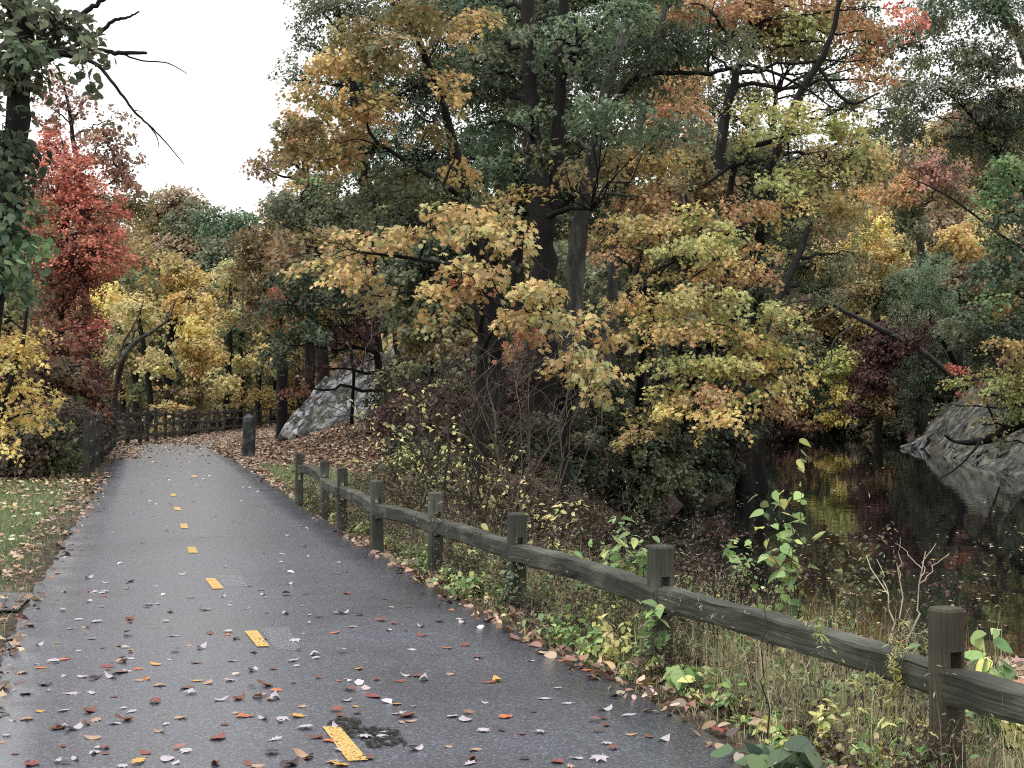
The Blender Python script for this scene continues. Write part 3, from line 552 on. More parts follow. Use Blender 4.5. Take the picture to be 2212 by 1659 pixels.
# ---- the big oaks
tree('great_oak', 'great oak with a thick dark trunk forking in the centre', [(1175, None, 35, .40), (1172, 800, 35, .35), (1168, 560, 35, .31), (1166, 430, 35, .26), (1150, 300, 35, .20), (1146, 150, 35, .17), (1140, 40, 35, .15), (1132, -90, 35, .12)],
     [(1050, 10, 36, 90, 60, 'green'), (1060, 110, 36, 80, 55, 'ggrey', dict(L=3)), (1150, 250, 33, 55, 26, 'green', dict(L=1.1)), (1190, 330, 33, 50, 22, 'olive', dict(L=1.)), (1120, 70, 33.5, 70, 30, 'ggrey', dict(L=1.3)), (1200, 120, 33.5, 50, 30, 'green', dict(L=1.2)), (1150, 420, 33, 60, 20, 'gold', dict(L=1.)), (1240, 380, 34, 60, 30, 'goldbrown', dict(L=1.4)), (1190, 40, 36.5, 70, 70, 'dkgreen', dict(L=2.)), (1180, 200, 37, 80, 60, 'dkgreen', dict(L=2.)), (1400, 0, 33, 100, 50, 'green'), (1010, 200, 36, 60, 60, 'dkgreen'), (1090, 180, 36, 70, 55, 'dkgreen'), (1050, 280, 36, 80, 60, 'green'), (1080, 380, 35.5, 70, 45, 'green'), (1240, 60, 34, 60, 50, 'teal', dict(L=1.6)), (1330, 40, 32.5, 80, 36, 'teal'), (1270, 120, 33, 50, 40, 'dkgreen', dict(L=1.5)),
      (1290, 225, 31.5, 60, 26, 'teal'), (1340, 255, 31.5, 80, 30, 'teal'), (1410, 285, 32, 70, 28, 'teal'), (1300, 290, 31.5, 50, 22, 'teal'), (1480, 270, 33, 60, 30, 'ggrey', dict(L=2.4)), (1470, 70, 34, 110, 45, 'dkgreen'), (1560, 90, 34, 80, 40, 'ggrey', dict(L=2)), (1400, 140, 35, 90, 50, 'dkgreen'), (1070, 470, 35, 60, 40, 'dkgreen', dict(L=2))],
     trunks=([(1172, 560, 35, .2), (1180, 490, 35.2, .2), (1200, 400, 35.2, .16), (1208, 250, 35.2, .14), (1213, 100, 35.2, .12), (1225, -80, 35.2, .10)],),
     limbs=[[(1213, 170, 35, .1), (1236, 122, 34.5, .085), (1262, 78, 34, .075), (1300, 45, 33.5, .06), (1345, 5, 33, .05)], [(1290, 300, 35.6, .1), (1360, 178, 35, .07), (1440, 155, 35, .06), (1530, 158, 35, .05), (1610, 140, 35, .042), (1680, 160, 35, .035), (1740, 190, 35, .03), (1800, 232, 35, .012)],
            [(1530, 158, 35, .03), (1532, 60, 35, .02), (1545, 0, 35, .01)], [(1180, 470, 34.8, .08), (1230, 450, 34.5, .06), (1280, 452, 34, .04)]],
     s=.15, R=.55, L=3.2, seed=50, tmpl='oak', sides=14, wob=.5)
tree('second_oak', 'straight grey barked oak close behind the great oak, to its right', [(1243, None, 37, .30), (1243, 800, 37, .26), (1240, 600, 37, .23), (1262, 440, 37, .20), (1285, 320, 37, .17), (1310, 200, 37, .14), (1350, 60, 37, .11), (1400, -80, 37, .09)],
     [(1330, 360, 38, 80, 40, 'goldbrown'), (1400, 330, 38, 90, 45, 'gold'), (1350, 440, 38, 80, 40, 'orange'), (1300, 180, 39, 80, 60, 'dkgreen', dict(L=2)), (1450, 180, 39, 80, 60, 'orange', dict(L=2.6)), (1220, 300, 39, 60, 60, 'dkgreen', dict(L=2))],
     trunks=([(1310, None, 38.5, .16), (1330, 520, 38.5, .13), (1375, 300, 38.5, .11), (1420, 100, 38.5, .09), (1450, -80, 38.5, .07)],),
     limbs=[[(1232, 420, 36.8, .05), (1300, 418, 36.5, .04), (1375, 424, 36.3, .02)]], s=.14, R=.6, L=3.0, seed=51, bark='barkgrey', sides=12, wob=.4)
tree('filler_maple', 'copper and gold maple in the gap right of the second oak', [(1400, None, 42, .2), (1405, 700, 42, .17), (1420, 450, 42, .12), (1440, 320, 42, .06)],
     [(1440, 250, 42, 80, 45, 'orange', dict(L=2)), (1480, 350, 42, 80, 45, 'goldbrown', dict(L=2)), (1440, 440, 41, 90, 45, 'orangebr'), (1350, 520, 40, 80, 45, 'goldbrown'), (1540, 420, 42, 80, 50, 'orangebr', dict(L=2)), (1400, 600, 41, 100, 50, 'olive'), (1500, 560, 41, 80, 50, 'goldbrown'), (1380, 830, 41, 90, 60, 'olive', dict(L=1.5))], s=.14, R=.6, L=3, seed=52, tmpl='tri')
tree('leaning_oak', 'black trunked tree leaning right across the gap of sky', [(1488, None, 43, .2), (1515, 760, 40, .18), (1560, 620, 38, .17), (1598, 490, 38, .16), (1640, 400, 38, .135), (1690, 300, 38, .115), (1735, 190, 38, .1), (1790, 90, 38, .075), (1830, -60, 38, .05)],
     [(1640, 230, 37, 60, 22, 'ygreen'), (1720, 240, 36.5, 80, 26, 'ygreen'), (1800, 280, 36, 80, 30, 'ygreen'), (1680, 290, 36, 80, 24, 'ygreen'), (1850, 320, 37, 50, 30, 'ygreen', dict(L=2)), (1880, 350, 38, 40, 30, 'gold', dict(L=2)), (1660, 400, 35.5, 70, 26, 'ygreen', dict(L=2)), (1740, 390, 36, 70, 26, 'ygreen'), (1700, 450, 35.5, 70, 24, 'yellow', dict(L=2)), (1800, 440, 36, 60, 26, 'gold'), (1620, 340, 37, 60, 22, 'olive', dict(L=1.6)), (1840, 470, 37, 50, 20, 'orange')],
     limbs=[[(1560, 625, 38, .1), (1590, 350, 37.5, .08), (1650, 310, 37, .07), (1700, 290, 36.8, .05), (1730, 292, 36.6, .03)], [(1735, 200, 38, .06), (1680, 330, 37.6, .05), (1580, 360, 37.4, .05), (1520, 400, 37.2, .03)], [(1700, 280, 37, .035), (1706, 360, 37, .025), (1712, 470, 37, .012)], [(1760, 130, 38, .05), (1830, 220, 38, .04), (1900, 200, 38, .02)]],
     s=.13, R=.55, L=2.4, seed=53, sides=10)
tree('orange_canopy_tree', 'tree with a high orange canopy along the top edge right of centre', [(1600, None, 46, .26), (1590, 600, 46, .22), (1560, 330, 46, .17), (1600, 130, 46, .12), (1660, 20, 46, .07)],
     [(1500, 10, 46, 90, 40, 'orange'), (1600, 30, 46, 100, 45, 'orange'), (1700, 60, 46, 90, 45, 'ygreen'), (1690, 0, 46, 90, 35, 'orange'), (1620, 100, 46, 90, 30, 'goldbrown', dict(L=1.8)), (1800, 20, 46, 80, 40, 'orange', dict(L=2)), (1780, 100, 46, 60, 28, 'goldbrown', dict(L=1.2)), (1870, 30, 45, 40, 36, 'orange', dict(L=2)), (1900, 70, 45, 40, 30, 'orange', dict(L=1.6)), (1860, 140, 45, 55, 28, 'orange', dict(L=2.2)), (1890, 180, 45, 40, 18, 'orange', dict(L=1.6)), (1960, 30, 45, 40, 40, 'red', dict(L=1.5)), (1520, 120, 47, 80, 50, 'dkgreen', dict(L=1.5)), (1600, 200, 47, 60, 40, 'ggrey', dict(L=1.2)), (1750, 170, 47, 50, 24, 'ggrey', dict(L=.8))],
     s=.15, R=.6, L=2.7, seed=54)
# ---- the big yellow maple over the water
tree('yellow_maple', 'broad yellow and green maple sweeping down over the dark water', [(1462, None, 42.5, .2), (1482, 880, 38, .17), (1520, 760, 32, .14), (1530, 640, 32, .11), (1500, 500, 32, .07), (1480, 420, 32, .03)],
     [(1340, 480, 30, 80, 24, 'gold'), (1420, 500, 29.5, 90, 26, 'gold'), (1500, 470, 30, 80, 22, 'yg_or'), (1480, 530, 29, 80, 24, 'ygreen'), (1560, 510, 29.5, 70, 26, 'ygreen'), (1590, 450, 31, 70, 26, 'orange'), (1620, 540, 30, 60, 24, 'gold'), (1350, 560, 30, 70, 22, 'orange', dict(L=2)), (1430, 600, 30, 70, 20, 'gold', dict(L=1.8)), (1560, 580, 29.5, 80, 22, 'gold'), (1640, 600, 30, 60, 24, 'orange'),
      (1340, 650, 28.5, 70, 22, 'gold'), (1420, 660, 28, 80, 24, 'yg_or'), (1500, 640, 28.5, 80, 24, 'gold'), (1580, 650, 28.5, 80, 26, 'ygreen'), (1660, 670, 29, 60, 28, 'ygreen'), (1560, 710, 28, 90, 26, 'yg_or'), (1480, 720, 28, 80, 24, 'gold'), (1400, 710, 28, 80, 24, 'yg_or'), (1640, 740, 28.5, 80, 28, 'yg_or'), (1700, 790, 29, 45, 34, 'yellow', dict(L=2.4)),
      (1520, 780, 27.5, 80, 24, 'yg_or'), (1590, 800, 27.8, 80, 26, 'yg_or'), (1660, 830, 28.5, 70, 30, 'yg_or'), (1450, 790, 28, 60, 22, 'ygreen'), (1440, 850, 27.5, 55, 24, 'ygreen'), (1520, 850, 27.2, 70, 22, 'orange'), (1590, 860, 27.2, 60, 20, 'yg_or'), (1480, 895, 27, 60, 20, 'yellow'), (1560, 905, 27, 60, 20, 'yellow'), (1400, 905, 27.5, 40, 22, 'gold'), (1385, 945, 27.5, 40, 14, 'gold', dict(L=2)), (1690, 880, 29, 50, 26, 'orange', dict(L=2))],
     trunks=([(1385, None, 42, .14), (1382, 850, 36, .11), (1390, 700, 31, .07), (1370, 560, 31, .04)], [(1519, 762, 32, .09), (1560, 700, 32.2, .09), (1600, 600, 32.4, .09), (1610, 480, 32.4, .06), (1600, 420, 32.4, .03)]),
     s=.108, R=.46, L=2.8, seed=55, flat=.26)
tree('drooping_maple', 'smaller maple with drooping lime and peach leaves beside the great oak', [(1210, None, 26, .1), (1220, 950, 26, .09), (1240, 850, 25.5, .06), (1260, 760, 25, .03)],
     [(1250, 760, 24.5, 50, 24, 'bigleaf'), (1290, 810, 24, 50, 26, 'bigleaf'), (1250, 830, 24, 40, 22, 'ygreen'), (1300, 860, 24, 40, 20, 'bigleaf', dict(L=2.4)), (1220, 790, 24.5, 30, 20, 'bigleaf'), (1300, 740, 25, 40, 18, 'gold')], s=.14, R=.36, L=3.2, seed=56, tmpl='maple')
tree('dark_hemlock', 'dusky drooping evergreen between the leaning oak and the far bank', [(1530, None, 52, .14), (1580, 880, 52.5, .13), (1650, 720, 55, .17), (1720, 560, 57, .13), (1770, 440, 58, .07)],
     [(1760, 500, 58, 90, 45, 'olive'), (1830, 470, 58, 60, 30, 'gold', dict(L=1.5)), (1820, 560, 58, 80, 50, 'olive'), (1740, 590, 58, 70, 50, 'dkgreen', dict(L=2)), (1780, 640, 58, 70, 40, 'ggrey', dict(L=2)), (1700, 560, 58, 50, 60, 'dkgreen', dict(L=2)), (1850, 480, 59, 60, 40, 'olive')], s=.14, R=.55, L=2.6, seed=57, tmpl='lance')
tree('shore_shrub_tree', 'dark green bush leaning off the point over the black water', [(1535, None, 48, .1), (1580, 940, 47, .08), (1625, 880, 46, .04)], [(1630, 890, 44, 42, 36, 'dkgreen'), (1610, 930, 44, 36, 24, 'dkgreen'), (1550, 1010, 43, 50, 34, 'dkgreen'), (1500, 1040, 41, 60, 34, 'dkgreen'), (1560, 950, 43, 70, 36, 'dkgreen'), (1500, 975, 42, 70, 36, 'dkgreen'), (1650, 850, 44, 30, 24, 'olive')], s=.12, R=.4, L=3, seed=58, tmpl='tri', cat='bush')
# ---- right side
tree('right_oak', 'lofty grey green oak filling the top right corner', [(2330, None, 52, .4), (2320, 500, 52, .33), (2270, 250, 52, .25), (2200, 80, 52, .17), (2150, -40, 52, .1)],
     [(2150, 30, 50, 90, 50, 'green', dict(L=3)), (2020, 50, 50, 60, 40, 'ggrey', dict(L=1.6)), (2090, -20, 50, 110, 40, 'green'), (1960, 200, 52, 60, 60, 'olive', dict(L=2)), (2120, 260, 52, 100, 70, 'olive'), (2060, 110, 50, 80, 45, 'ggrey', dict(L=2.2)), (2150, 130, 50, 90, 50, 'ggrey'), (2000, 190, 50, 70, 40, 'ggrey', dict(L=2.2)), (2080, 220, 50, 90, 50, 'ggrey'), (2180, 220, 50, 60, 60, 'dkgreen'), (1970, 270, 51, 60, 34, 'ggrey', dict(L=2.2)), (2060, 310, 51, 90, 40, 'olive', dict(L=2.4)), (2160, 320, 51, 70, 45, 'ggrey'), (2200, 60, 50, 40, 50, 'orangebr', dict(L=1)), (2190, 130, 49, 30, 60, 'tan', dict(L=.8))],
     limbs=[[(2320, 500, 52, .12), (2200, 400, 51, .09), (2100, 250, 50.5, .06), (2030, 190, 50, .03)], [(2330, 600, 52, .1), (2180, 520, 50, .05), (2060, 430, 49, .035), (1960, 380, 49, .015)]], s=.15, R=.65, L=3, seed=60, tmpl='oak')
tree('bright_green_tree', 'fresh green leaved tree at the right edge, mid height', [(2300, None, 40, .18), (2280, 650, 40, .14), (2230, 420, 40, .08)],
     [(2180, 380, 39, 60, 36, 'brgreen'), (2150, 430, 39, 45, 26, 'brgreen'), (2190, 470, 39, 60, 40, 'green'), (2180, 540, 39, 50, 40, 'green'), (2150, 590, 39, 55, 34, 'green'), (2180, 640, 39.5, 60, 30, 'olive', dict(L=2)), (2140, 650, 39, 40, 24, 'brgreen', dict(L=2)), (2195, 660, 39, 30, 14, 'gold')], s=.13, R=.5, L=3, seed=61)
tree('brown_hill_tree', 'bare looking tan tree on the far hillside left of the right oak', [(1990, None, 92, .3), (1990, 560, 92, .24), (1960, 400, 92, .14), (1950, 330, 92, .06)],
     [(1930, 330, 90, 60, 40, 'tan'), (2000, 370, 90, 80, 45, 'pinkbr', dict(L=2)), (1930, 410, 90, 60, 40, 'orange', dict(L=2)), (2050, 420, 90, 70, 45, 'tan', dict(L=1.6)), (1990, 470, 90, 60, 40, 'ggrey')], s=.2, R=.8, L=2, seed=62, tmpl='tri', bark='barkgrey')
tree('far_gold_tree', 'gold tree glowing in the middle distance above the fallen grey trunk', [(1900, None, 100, .25), (1895, 700, 100, .2), (1880, 540, 100, .1)], [(1880, 500, 98, 55, 40, 'yellow'), (1900, 560, 98, 55, 36, 'gold'), (1860, 620, 98, 60, 40, 'goldbrown'), (1930, 630, 98, 60, 40, 'olive')], seed=63, **far)
tree('rounded_gold_tree', 'small rounded orange gold tree on the hillside at right', [(2075, None, 84, .18), (2072, 640, 84, .14), (2070, 540, 84, .07)], [(2068, 510, 82, 42, 30, 'gold'), (2090, 535, 82, 34, 24, 'gold', dict(L=2.4)), (2080, 600, 83, 60, 40, 'tan')], seed=64, s=.19, R=.6, L=3.2, tmpl='tri')
tree('amber_hill_tree', 'amber and olive tree on the far bank under the fallen grey trunk', [(1720, None, 118, .25), (1725, 700, 116, .2), (1735, 600, 115, .1)],
     [(1740, 560, 112, 70, 40, 'fargold'), (1690, 640, 112, 60, 45, 'tan'), (1780, 660, 112, 60, 45, 'goldbrown'), (1830, 600, 112, 60, 45, 'olive'), (1720, 740, 112, 60, 40, 'goldbrown'), (1850, 690, 112, 50, 34, 'fargold')], seed=83, **far)
tree('grey_gold_tree', 'greyish gold tree on the hillside above the maroon one', [(1960, None, 112, .25), (1950, 640, 110, .2), (1930, 520, 110, .1)],
     [(1960, 540, 104, 60, 40, 'fargold'), (2060, 570, 104, 60, 40, 'olive'), (1930, 600, 104, 60, 40, 'tan'), (2020, 480, 104, 60, 40, 'tan'), (2130, 500, 104, 60, 50, 'fargold')], seed=84, **far)
tree('teal_cedar', 'blue green cedar halfway down the hillside at right', [(2110, None, 88, .2), (2040, 740, 84, .16), (2008, 680, 80, .12), (2000, 580, 76, .07)], [(2000, 580, 74, 60, 36, 'teal'), (1960, 620, 74, 50, 36, 'green'), (2030, 640, 74, 60, 40, 'teal'), (2070, 690, 73, 50, 36, 'teal'), (1980, 680, 74, 60, 36, 'ggrey')], seed=65, s=.17, R=.6, L=3.4, tmpl='lance')
tree('maroon_tree', 'maroon leaved tree beside the water at the far end', [(1958, None, 97, .18), (1915, 840, 92, .15), (1910, 720, 90, .07)], [(1930, 710, 91, 45, 28, 'maroon'), (1890, 750, 91, 50, 30, 'maroon'), (1935, 760, 91, 40, 28, 'maroon'), (1875, 815, 91, 50, 34, 'maroon'), (1900, 870, 91, 45, 34, 'orangebr'), (1860, 880, 91, 36, 30, 'maroon'), (1990, 720, 81, 50, 30, 'maroon', dict(L=2))], seed=66, s=.17, R=.55, L=3.6, tmpl='tri')
tree('far_yellow_shrub_tree', 'yellow tree with a slanting black trunk at the far shore', [(1775, None, 98, .28), (1762, 850, 98, .28), (1745, 790, 98, .22), (1725, 720, 98, .14)], [(1800, 800, 94, 50, 30, 'ygreen', dict(L=2)), (1825, 780, 94, 36, 30, 'ygreen'), (1730, 830, 95, 45, 24, 'gold', dict(L=1.5)), (1810, 860, 94, 40, 34, 'yellow', dict(L=2.)), (1800, 905, 94, 40, 18, 'yellow'), (1725, 880, 95, 50, 34, 'orangebr', dict(L=2.)), (1735, 920, 95, 40, 14, 'pinkbr')], seed=67, s=.19, R=.55, L=3, tmpl='tri')
tree('black_spruce', 'very dark evergreen between the maroon tree and the right rock', [(1985, None, 92, .22), (2000, 850, 92, .16), (2010, 740, 92, .07)], [(2010, 740, 90, 50, 36, 'dkgreen'), (1990, 800, 90, 50, 40, 'dkgreen'), (2020, 810, 90, 40, 30, 'dkgreen'), (1975, 860, 90, 36, 36, 'dkgreen'), (2050, 770, 90, 50, 36, 'dkgreen'), (1950, 915, 90, 30, 24, 'dkgreen')], seed=68, s=.16, R=.55, L=4, tmpl='lance')
tree('crimson_shrub', 'little crimson leaved shrub perched above the right rock', [(2170, None, 66, .05), (2120, 850, 64, .04), (2070, 805, 62, .02)], [(2060, 800, 62, 34, 12, 'red', dict(L=1.8)), (2110, 825, 62, 34, 14, 'reddk', dict(L=1.6)), (2085, 850, 62, 20, 10, 'reddk', dict(L=1.4))], seed=69, s=.13, R=.3, cat='shrub')
tree('yellow_green_maple', 'yellow and pale green maple hanging over the right rock', [(2290, None, 44, .14), (2270, 850, 44, .11), (2220, 760, 44, .06)],
     [(2150, 745, 42, 40, 16, 'gold'), (2200, 760, 42, 50, 20, 'gold'), (2170, 800, 42, 50, 20, 'ygreen'), (2100, 825, 42, 45, 10, 'ygreen'), (2160, 830, 42, 60, 16, 'ygreen'), (2200, 850, 42, 40, 22, 'ygreen'), (2120, 860, 43, 40, 14, 'gold', dict(L=2)), (2200, 900, 42, 26, 16, 'ygreen', dict(L=1.2)), (2125, 925, 43, 30, 22, 'goldbrown', dict(L=1.2)), (2060, 880, 50, 40, 16, 'olive', dict(L=.9)), (2180, 960, 43, 40, 16, 'olive', dict(L=.8))], s=.12, R=.4, L=3, seed=70)
tree('shaded_right_tree', 'shadowy green tree at the right edge behind the yellow green maple', [(2240, None, 56, .2), (2220, 800, 56, .16), (2180, 680, 56, .09)], [(2150, 700, 55, 70, 36, 'dkgreen'), (2200, 780, 55, 60, 40, 'maroon', dict(L=2.6)), (2120, 760, 56, 60, 34, 'dkgreen'), (2190, 860, 52, 50, 50, 'dkgreen'), (2100, 700, 57, 60, 36, 'ggrey')], s=.15, R=.55, L=3.2, seed=71)
tree('fallen_grey_tree', 'dead leaning trunk with bare grey branches across the far bank', [(2120, None, 88, .18), (2000, 765, 86, .17), (1890, 705, 84, .15), (1830, 675, 83, .12), (1775, 648, 82, .09), (1720, 652, 81, .06), (1690, 660, 81, .02)], [], bark='barkgrey', seed=72, wob=.3, limbs=[
     [(1775, 648, 69, .06), (1740, 625, 68, .035), (1690, 615, 68, .012)], [(1810, 665, 69, .05), (1770, 690, 68, .03), (1700, 700, 67.5, .012)], [(1840, 705, 70, .05), (1800, 740, 69, .04), (1795, 780, 69, .025), (1760, 810, 69, .01)], [(1740, 652, 68, .03), (1720, 690, 68, .015)]])
tree('fallen_limb', 'thick dark fallen limb slanting across the foot of the right rock', [(2330, None, 40, .2), (2260, 890, 42, .2), (2200, 915, 43, .18), (2130, 950, 44, .13), (2070, 955, 45, .06), (2040, 940, 45, .03)], [], seed=73, wob=.5, cat='fallen branch', limbs=[
     [(2212, 1060, 36, .05), (2160, 1130, 34.6, .04), (2090, 1190, 33.6, .02)], [(2120, 950, 44, .05), (2080, 1000, 43, .03), (2020, 1040, 42.5, .015)]])
print('TREES', nleaf)

# far-off wood: one mass behind everything
tg, lg = Geo(), Geo(); rng = np.random.default_rng(77)
def far_wood(n, pxa, pxb, Ya, Yb, top, pals, s=.3):
    """trees of the mass; top(px) = skyline in picture rows"""
    for i in range(n):
        px = rng.uniform(pxa, pxb); Y = rng.uniform(Ya, Yb); x = (px - CX) / F * Y; z0 = gz1(x, Y)
        zt = CAM + (HY - top(px) - rng.uniform(0, 70)) / F * Y; H = max(zt - z0, 6)
        P = np.array([[x, Y, z0 - .5], [x + rng.normal() * .5, Y, z0 + H * .5], [x + rng.normal(), Y, z0 + H * .93]])
        sp = spline(P, 7); tubes(tg, sp[None], np.linspace(.28, .05, 7)[None], 6)
        pal = PAL[pals[rng.integers(len(pals))]]
        nb = int(rng.integers(6, 9))
        for k_ in range(nb):
            f = rng.uniform(.25, .93); rad = H * .17 * (1.15 - .5 * f) * rng.uniform(.8, 1.3)
            c = np.array([x + rng.normal() * H * .12, Y + rng.normal() * 2, z0 + H * f - rad * .3])
            SC, C, nn, S, cc, tip = spray_cloud(c, np.array([rad, rad, rad * .75]), pal, 1.4, L=1.9, s=s, R=1.3, rng=rng)  # leaf colour lightened to stand in for haze over the far wood
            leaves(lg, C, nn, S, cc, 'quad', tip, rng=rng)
            tubes(tg, quad_bez(np.array([sp[3]]), c[None], .05, 4, rng), np.linspace(.08, .02, 4)[None], 3)

tree('backing_oak', 'tall olive leaved oak filling the gaps behind the great oak', [(1120, None, 58, .3), (1115, 500, 58, .26), (1100, 250, 58, .18), (1090, 60, 58, .1)],
     [(1000, 150, 58, 110, 70, 'olive'), (1100, 60, 58, 110, 70, 'goldbrown', dict(L=2.2)), (1130, 220, 58, 110, 80, 'olive'), (980, -10, 58, 110, 60, 'green'), (1090, -40, 57, 110, 60, 'dkgreen'), (1200, -20, 58, 100, 70, 'olive'), (1330, -30, 58, 110, 60, 'dkgreen'), (1460, -20, 58, 110, 60, 'olive'), (1160, 120, 57, 90, 70, 'green'), (1270, 100, 56, 80, 60, 'green'), (1440, 150, 57, 90, 60, 'olive'), (1180, 380, 58, 90, 70, 'dkgreen'), (1320, 350, 56, 90, 70, 'olive'), (1250, 130, 58, 90, 80, 'dkgreen'), (1250, 300, 58, 110, 80, 'orangebr'), (1380, 60, 58, 110, 70, 'olive'), (1360, 220, 58, 100, 70, 'goldbrown'), (1050, 340, 58, 110, 70, 'dkgreen'), (1240, 450, 58, 120, 70, 'dkgreen'), (1420, 330, 58, 100, 60, 'orangebr', dict(L=2))], s=.16, R=.7, L=4, seed=80)
tree('backing_maple', 'rusty maple filling the gaps behind the leaning black tree', [(1640, None, 64, .3), (1640, 600, 64, .25), (1660, 350, 64, .16), (1680, 200, 64, .08)],
     [(1560, 260, 64, 80, 50, 'ggrey', dict(L=1.4)), (1540, 40, 64, 110, 60, 'olive', dict(L=3)), (1480, 200, 64, 90, 60, 'olive'), (1620, 190, 64, 60, 40, 'goldbrown', dict(L=2)), (1740, 110, 64, 70, 40, 'olive', dict(L=2)), (1840, 210, 64, 60, 40, 'olive', dict(L=1.6)), (1900, 90, 64, 60, 50, 'ggrey', dict(L=2.6)), (1980, 110, 64, 60, 50, 'olive', dict(L=2.2)), (1850, 130, 64, 60, 40, 'goldbrown', dict(L=2)), (2040, 20, 64, 60, 50, 'ggrey', dict(L=2)), (1930, 250, 64, 60, 50, 'olive', dict(L=2.4)), (1900, 330, 64, 80, 60, 'olive', dict(L=2)), (1620, -20, 64, 120, 50, 'goldbrown', dict(L=2.4)), (1850, -10, 64, 100, 50, 'olive', dict(L=2)), (1650, 330, 64, 110, 60, 'olive'), (1780, 360, 64, 110, 60, 'goldbrown'), (1680, 70, 64, 110, 50, 'goldbrown', dict(L=1.8)), (1790, 180, 64, 80, 40, 'ggrey', dict(L=1)), (1560, 400, 64, 90, 70, 'dkgreen'), (1700, 470, 64, 110, 60, 'dkgreen'), (1850, 250, 64, 60, 40, 'ygreen', dict(L=1.2)), (1640, 600, 64, 100, 70, 'dkgreen', dict(L=2)), (1800, 60, 64, 90, 60, 'orange', dict(L=1.6))], s=.16, R=.65, L=3.4, seed=81)
sky_r = lambda px: np.interp(px, [0, 150, 330, 420, 520, 600, 700, 1500, 1560, 1650, 1720, 1800, 1950, 2000, 2060, 2120, 2300], [300, 380, 480, 470, 540, 480, 330, 300, 230, 330, 300, 330, 330, 260, 200, 160, 120])
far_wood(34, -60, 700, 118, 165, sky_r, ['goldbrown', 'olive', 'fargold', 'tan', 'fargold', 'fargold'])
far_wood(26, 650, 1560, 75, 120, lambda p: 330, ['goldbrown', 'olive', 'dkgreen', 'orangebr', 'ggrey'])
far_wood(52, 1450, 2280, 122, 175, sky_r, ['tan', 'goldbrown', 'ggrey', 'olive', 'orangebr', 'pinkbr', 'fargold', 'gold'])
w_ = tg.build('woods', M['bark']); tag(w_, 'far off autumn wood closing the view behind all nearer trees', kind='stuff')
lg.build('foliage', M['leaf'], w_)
# low understorey in front of it: saplings and brush
tg, lg = Geo(), Geo()
def brush(n, pxa, pxb, Ya, Yb, h, pals, s=.13, L=1.6, left=False, d0=.4, d1=99):
    for i in range(n):
        px = rng.uniform(pxa, pxb); Y = rng.uniform(Ya, Yb); x = (px - CX) / F * Y
        if sd_poly(np.array([x]), np.array([Y]), LAKE)[0] < d0 or XL(Y) - .9 < x < XR(Y) + .8: continue
        if sd_poly(np.array([x]), np.array([Y]), LAKE)[0] > d1 or (left and x > XL(Y)): continue
        z0 = gz1(x, Y); H = h * rng.uniform(.6, 1.3); ns = int(rng.integers(4, 8))
        A = np.tile([x, Y, z0 - .05], (ns, 1)) + rng.normal(size=(ns, 3)) * [.12, .12, 0]
        B = A + np.stack([rng.normal(size=ns) * H * .35, rng.normal(size=ns) * H * .35, H * rng.uniform(.6, 1, ns)], -1)
        tubes(tg, quad_bez(A, B, .1, 5, rng, .12), np.tile(np.linspace(.010, .004, 5) * (Y / 30) ** .4 * 1.3, (ns, 1)), 3)
        pal = PAL[pals[rng.integers(len(pals))]]
        SC, C, nn, S, cc, tip = spray_cloud(np.array([x, Y, z0 + H * .55]), np.array([H * .5, H * .5, H * .5]), pal, L=L, s=s, R=.3 * h ** .5, rng=rng)
        leaves(lg, C, nn, S, cc, 'tri', tip, rng=rng)
        tubes(tg, quad_bez(B[rng.integers(0, ns, len(SC))], SC, .05, 4, rng, .15), np.tile(np.linspace(.006, .003, 4) * (Y / 30) ** .4, (len(SC), 1)), 3)
brush(60, -60, 140, 34, 46, 2.0, ['reddk', 'maroon', 'olive', 'deadweed', 'orangebr'], .12)
brush(60, -60, 150, 27.5, 34, 1.1, ['dkgreen', 'olive', 'deadweed', 'olive', 'deadweed'], .08, left=True)
brush(60, 150, 640, 60, 115, 2.2, ['fargold', 'fargold', 'gold', 'goldbrown', 'deadweed'], .17, 1.3, left=True)
brush(80, 860, 1330, 32, 46, 1.8, ['deadweed', 'maroon', 'deadweed', 'dkgreen'], .09, 1.)
brush(90, 1180, 1640, 30, 50, 2.0, ['dkgreen', 'deadweed', 'dkgreen', 'olive'], .1, 1.6)
brush(70, 1370, 1640, 37, 54, 2.0, ['dkgreen', 'dkgreen', 'olive', 'maroon'], .10, 2.0, d0=.2)
brush(36, 880, 1260, 21, 30, 1.2, ['deadweed', 'olive', 'deadweed', 'deadweed'], .065, .7)
brush(90, 1420, 2280, 118, 172, 6.5, ['olive', 'tan', 'goldbrown', 'olive', 'fargold', 'ggrey', 'pinkbr'], .26, 2.2)
brush(90, 1600, 1980, 112, 121, 3.0, ['dkgreen', 'olive', 'dkgreen', 'maroon'], .16, 2.4, d0=0)
brush(40, 1900, 2280, 98, 118, 3.2, ['dkgreen', 'olive', 'ggrey', 'tan'], .17, 1.6, d0=3.)
brush(60, 1560, 2260, 96, 122, 3.5, ['dkgreen', 'maroon', 'tan', 'olive', 'dkgreen'], .18)
brush(24, 2190, 2300, 62, 90, 1.8, ['dkgreen', 'ggrey', 'olive', 'deadweed'], .13, 1.)
w_ = tg.build('undergrowth', M['twigdk']); tag(w_, 'tangled brush and saplings under the trees', kind='stuff')
lg.build('foliage', M['leaf'], w_)


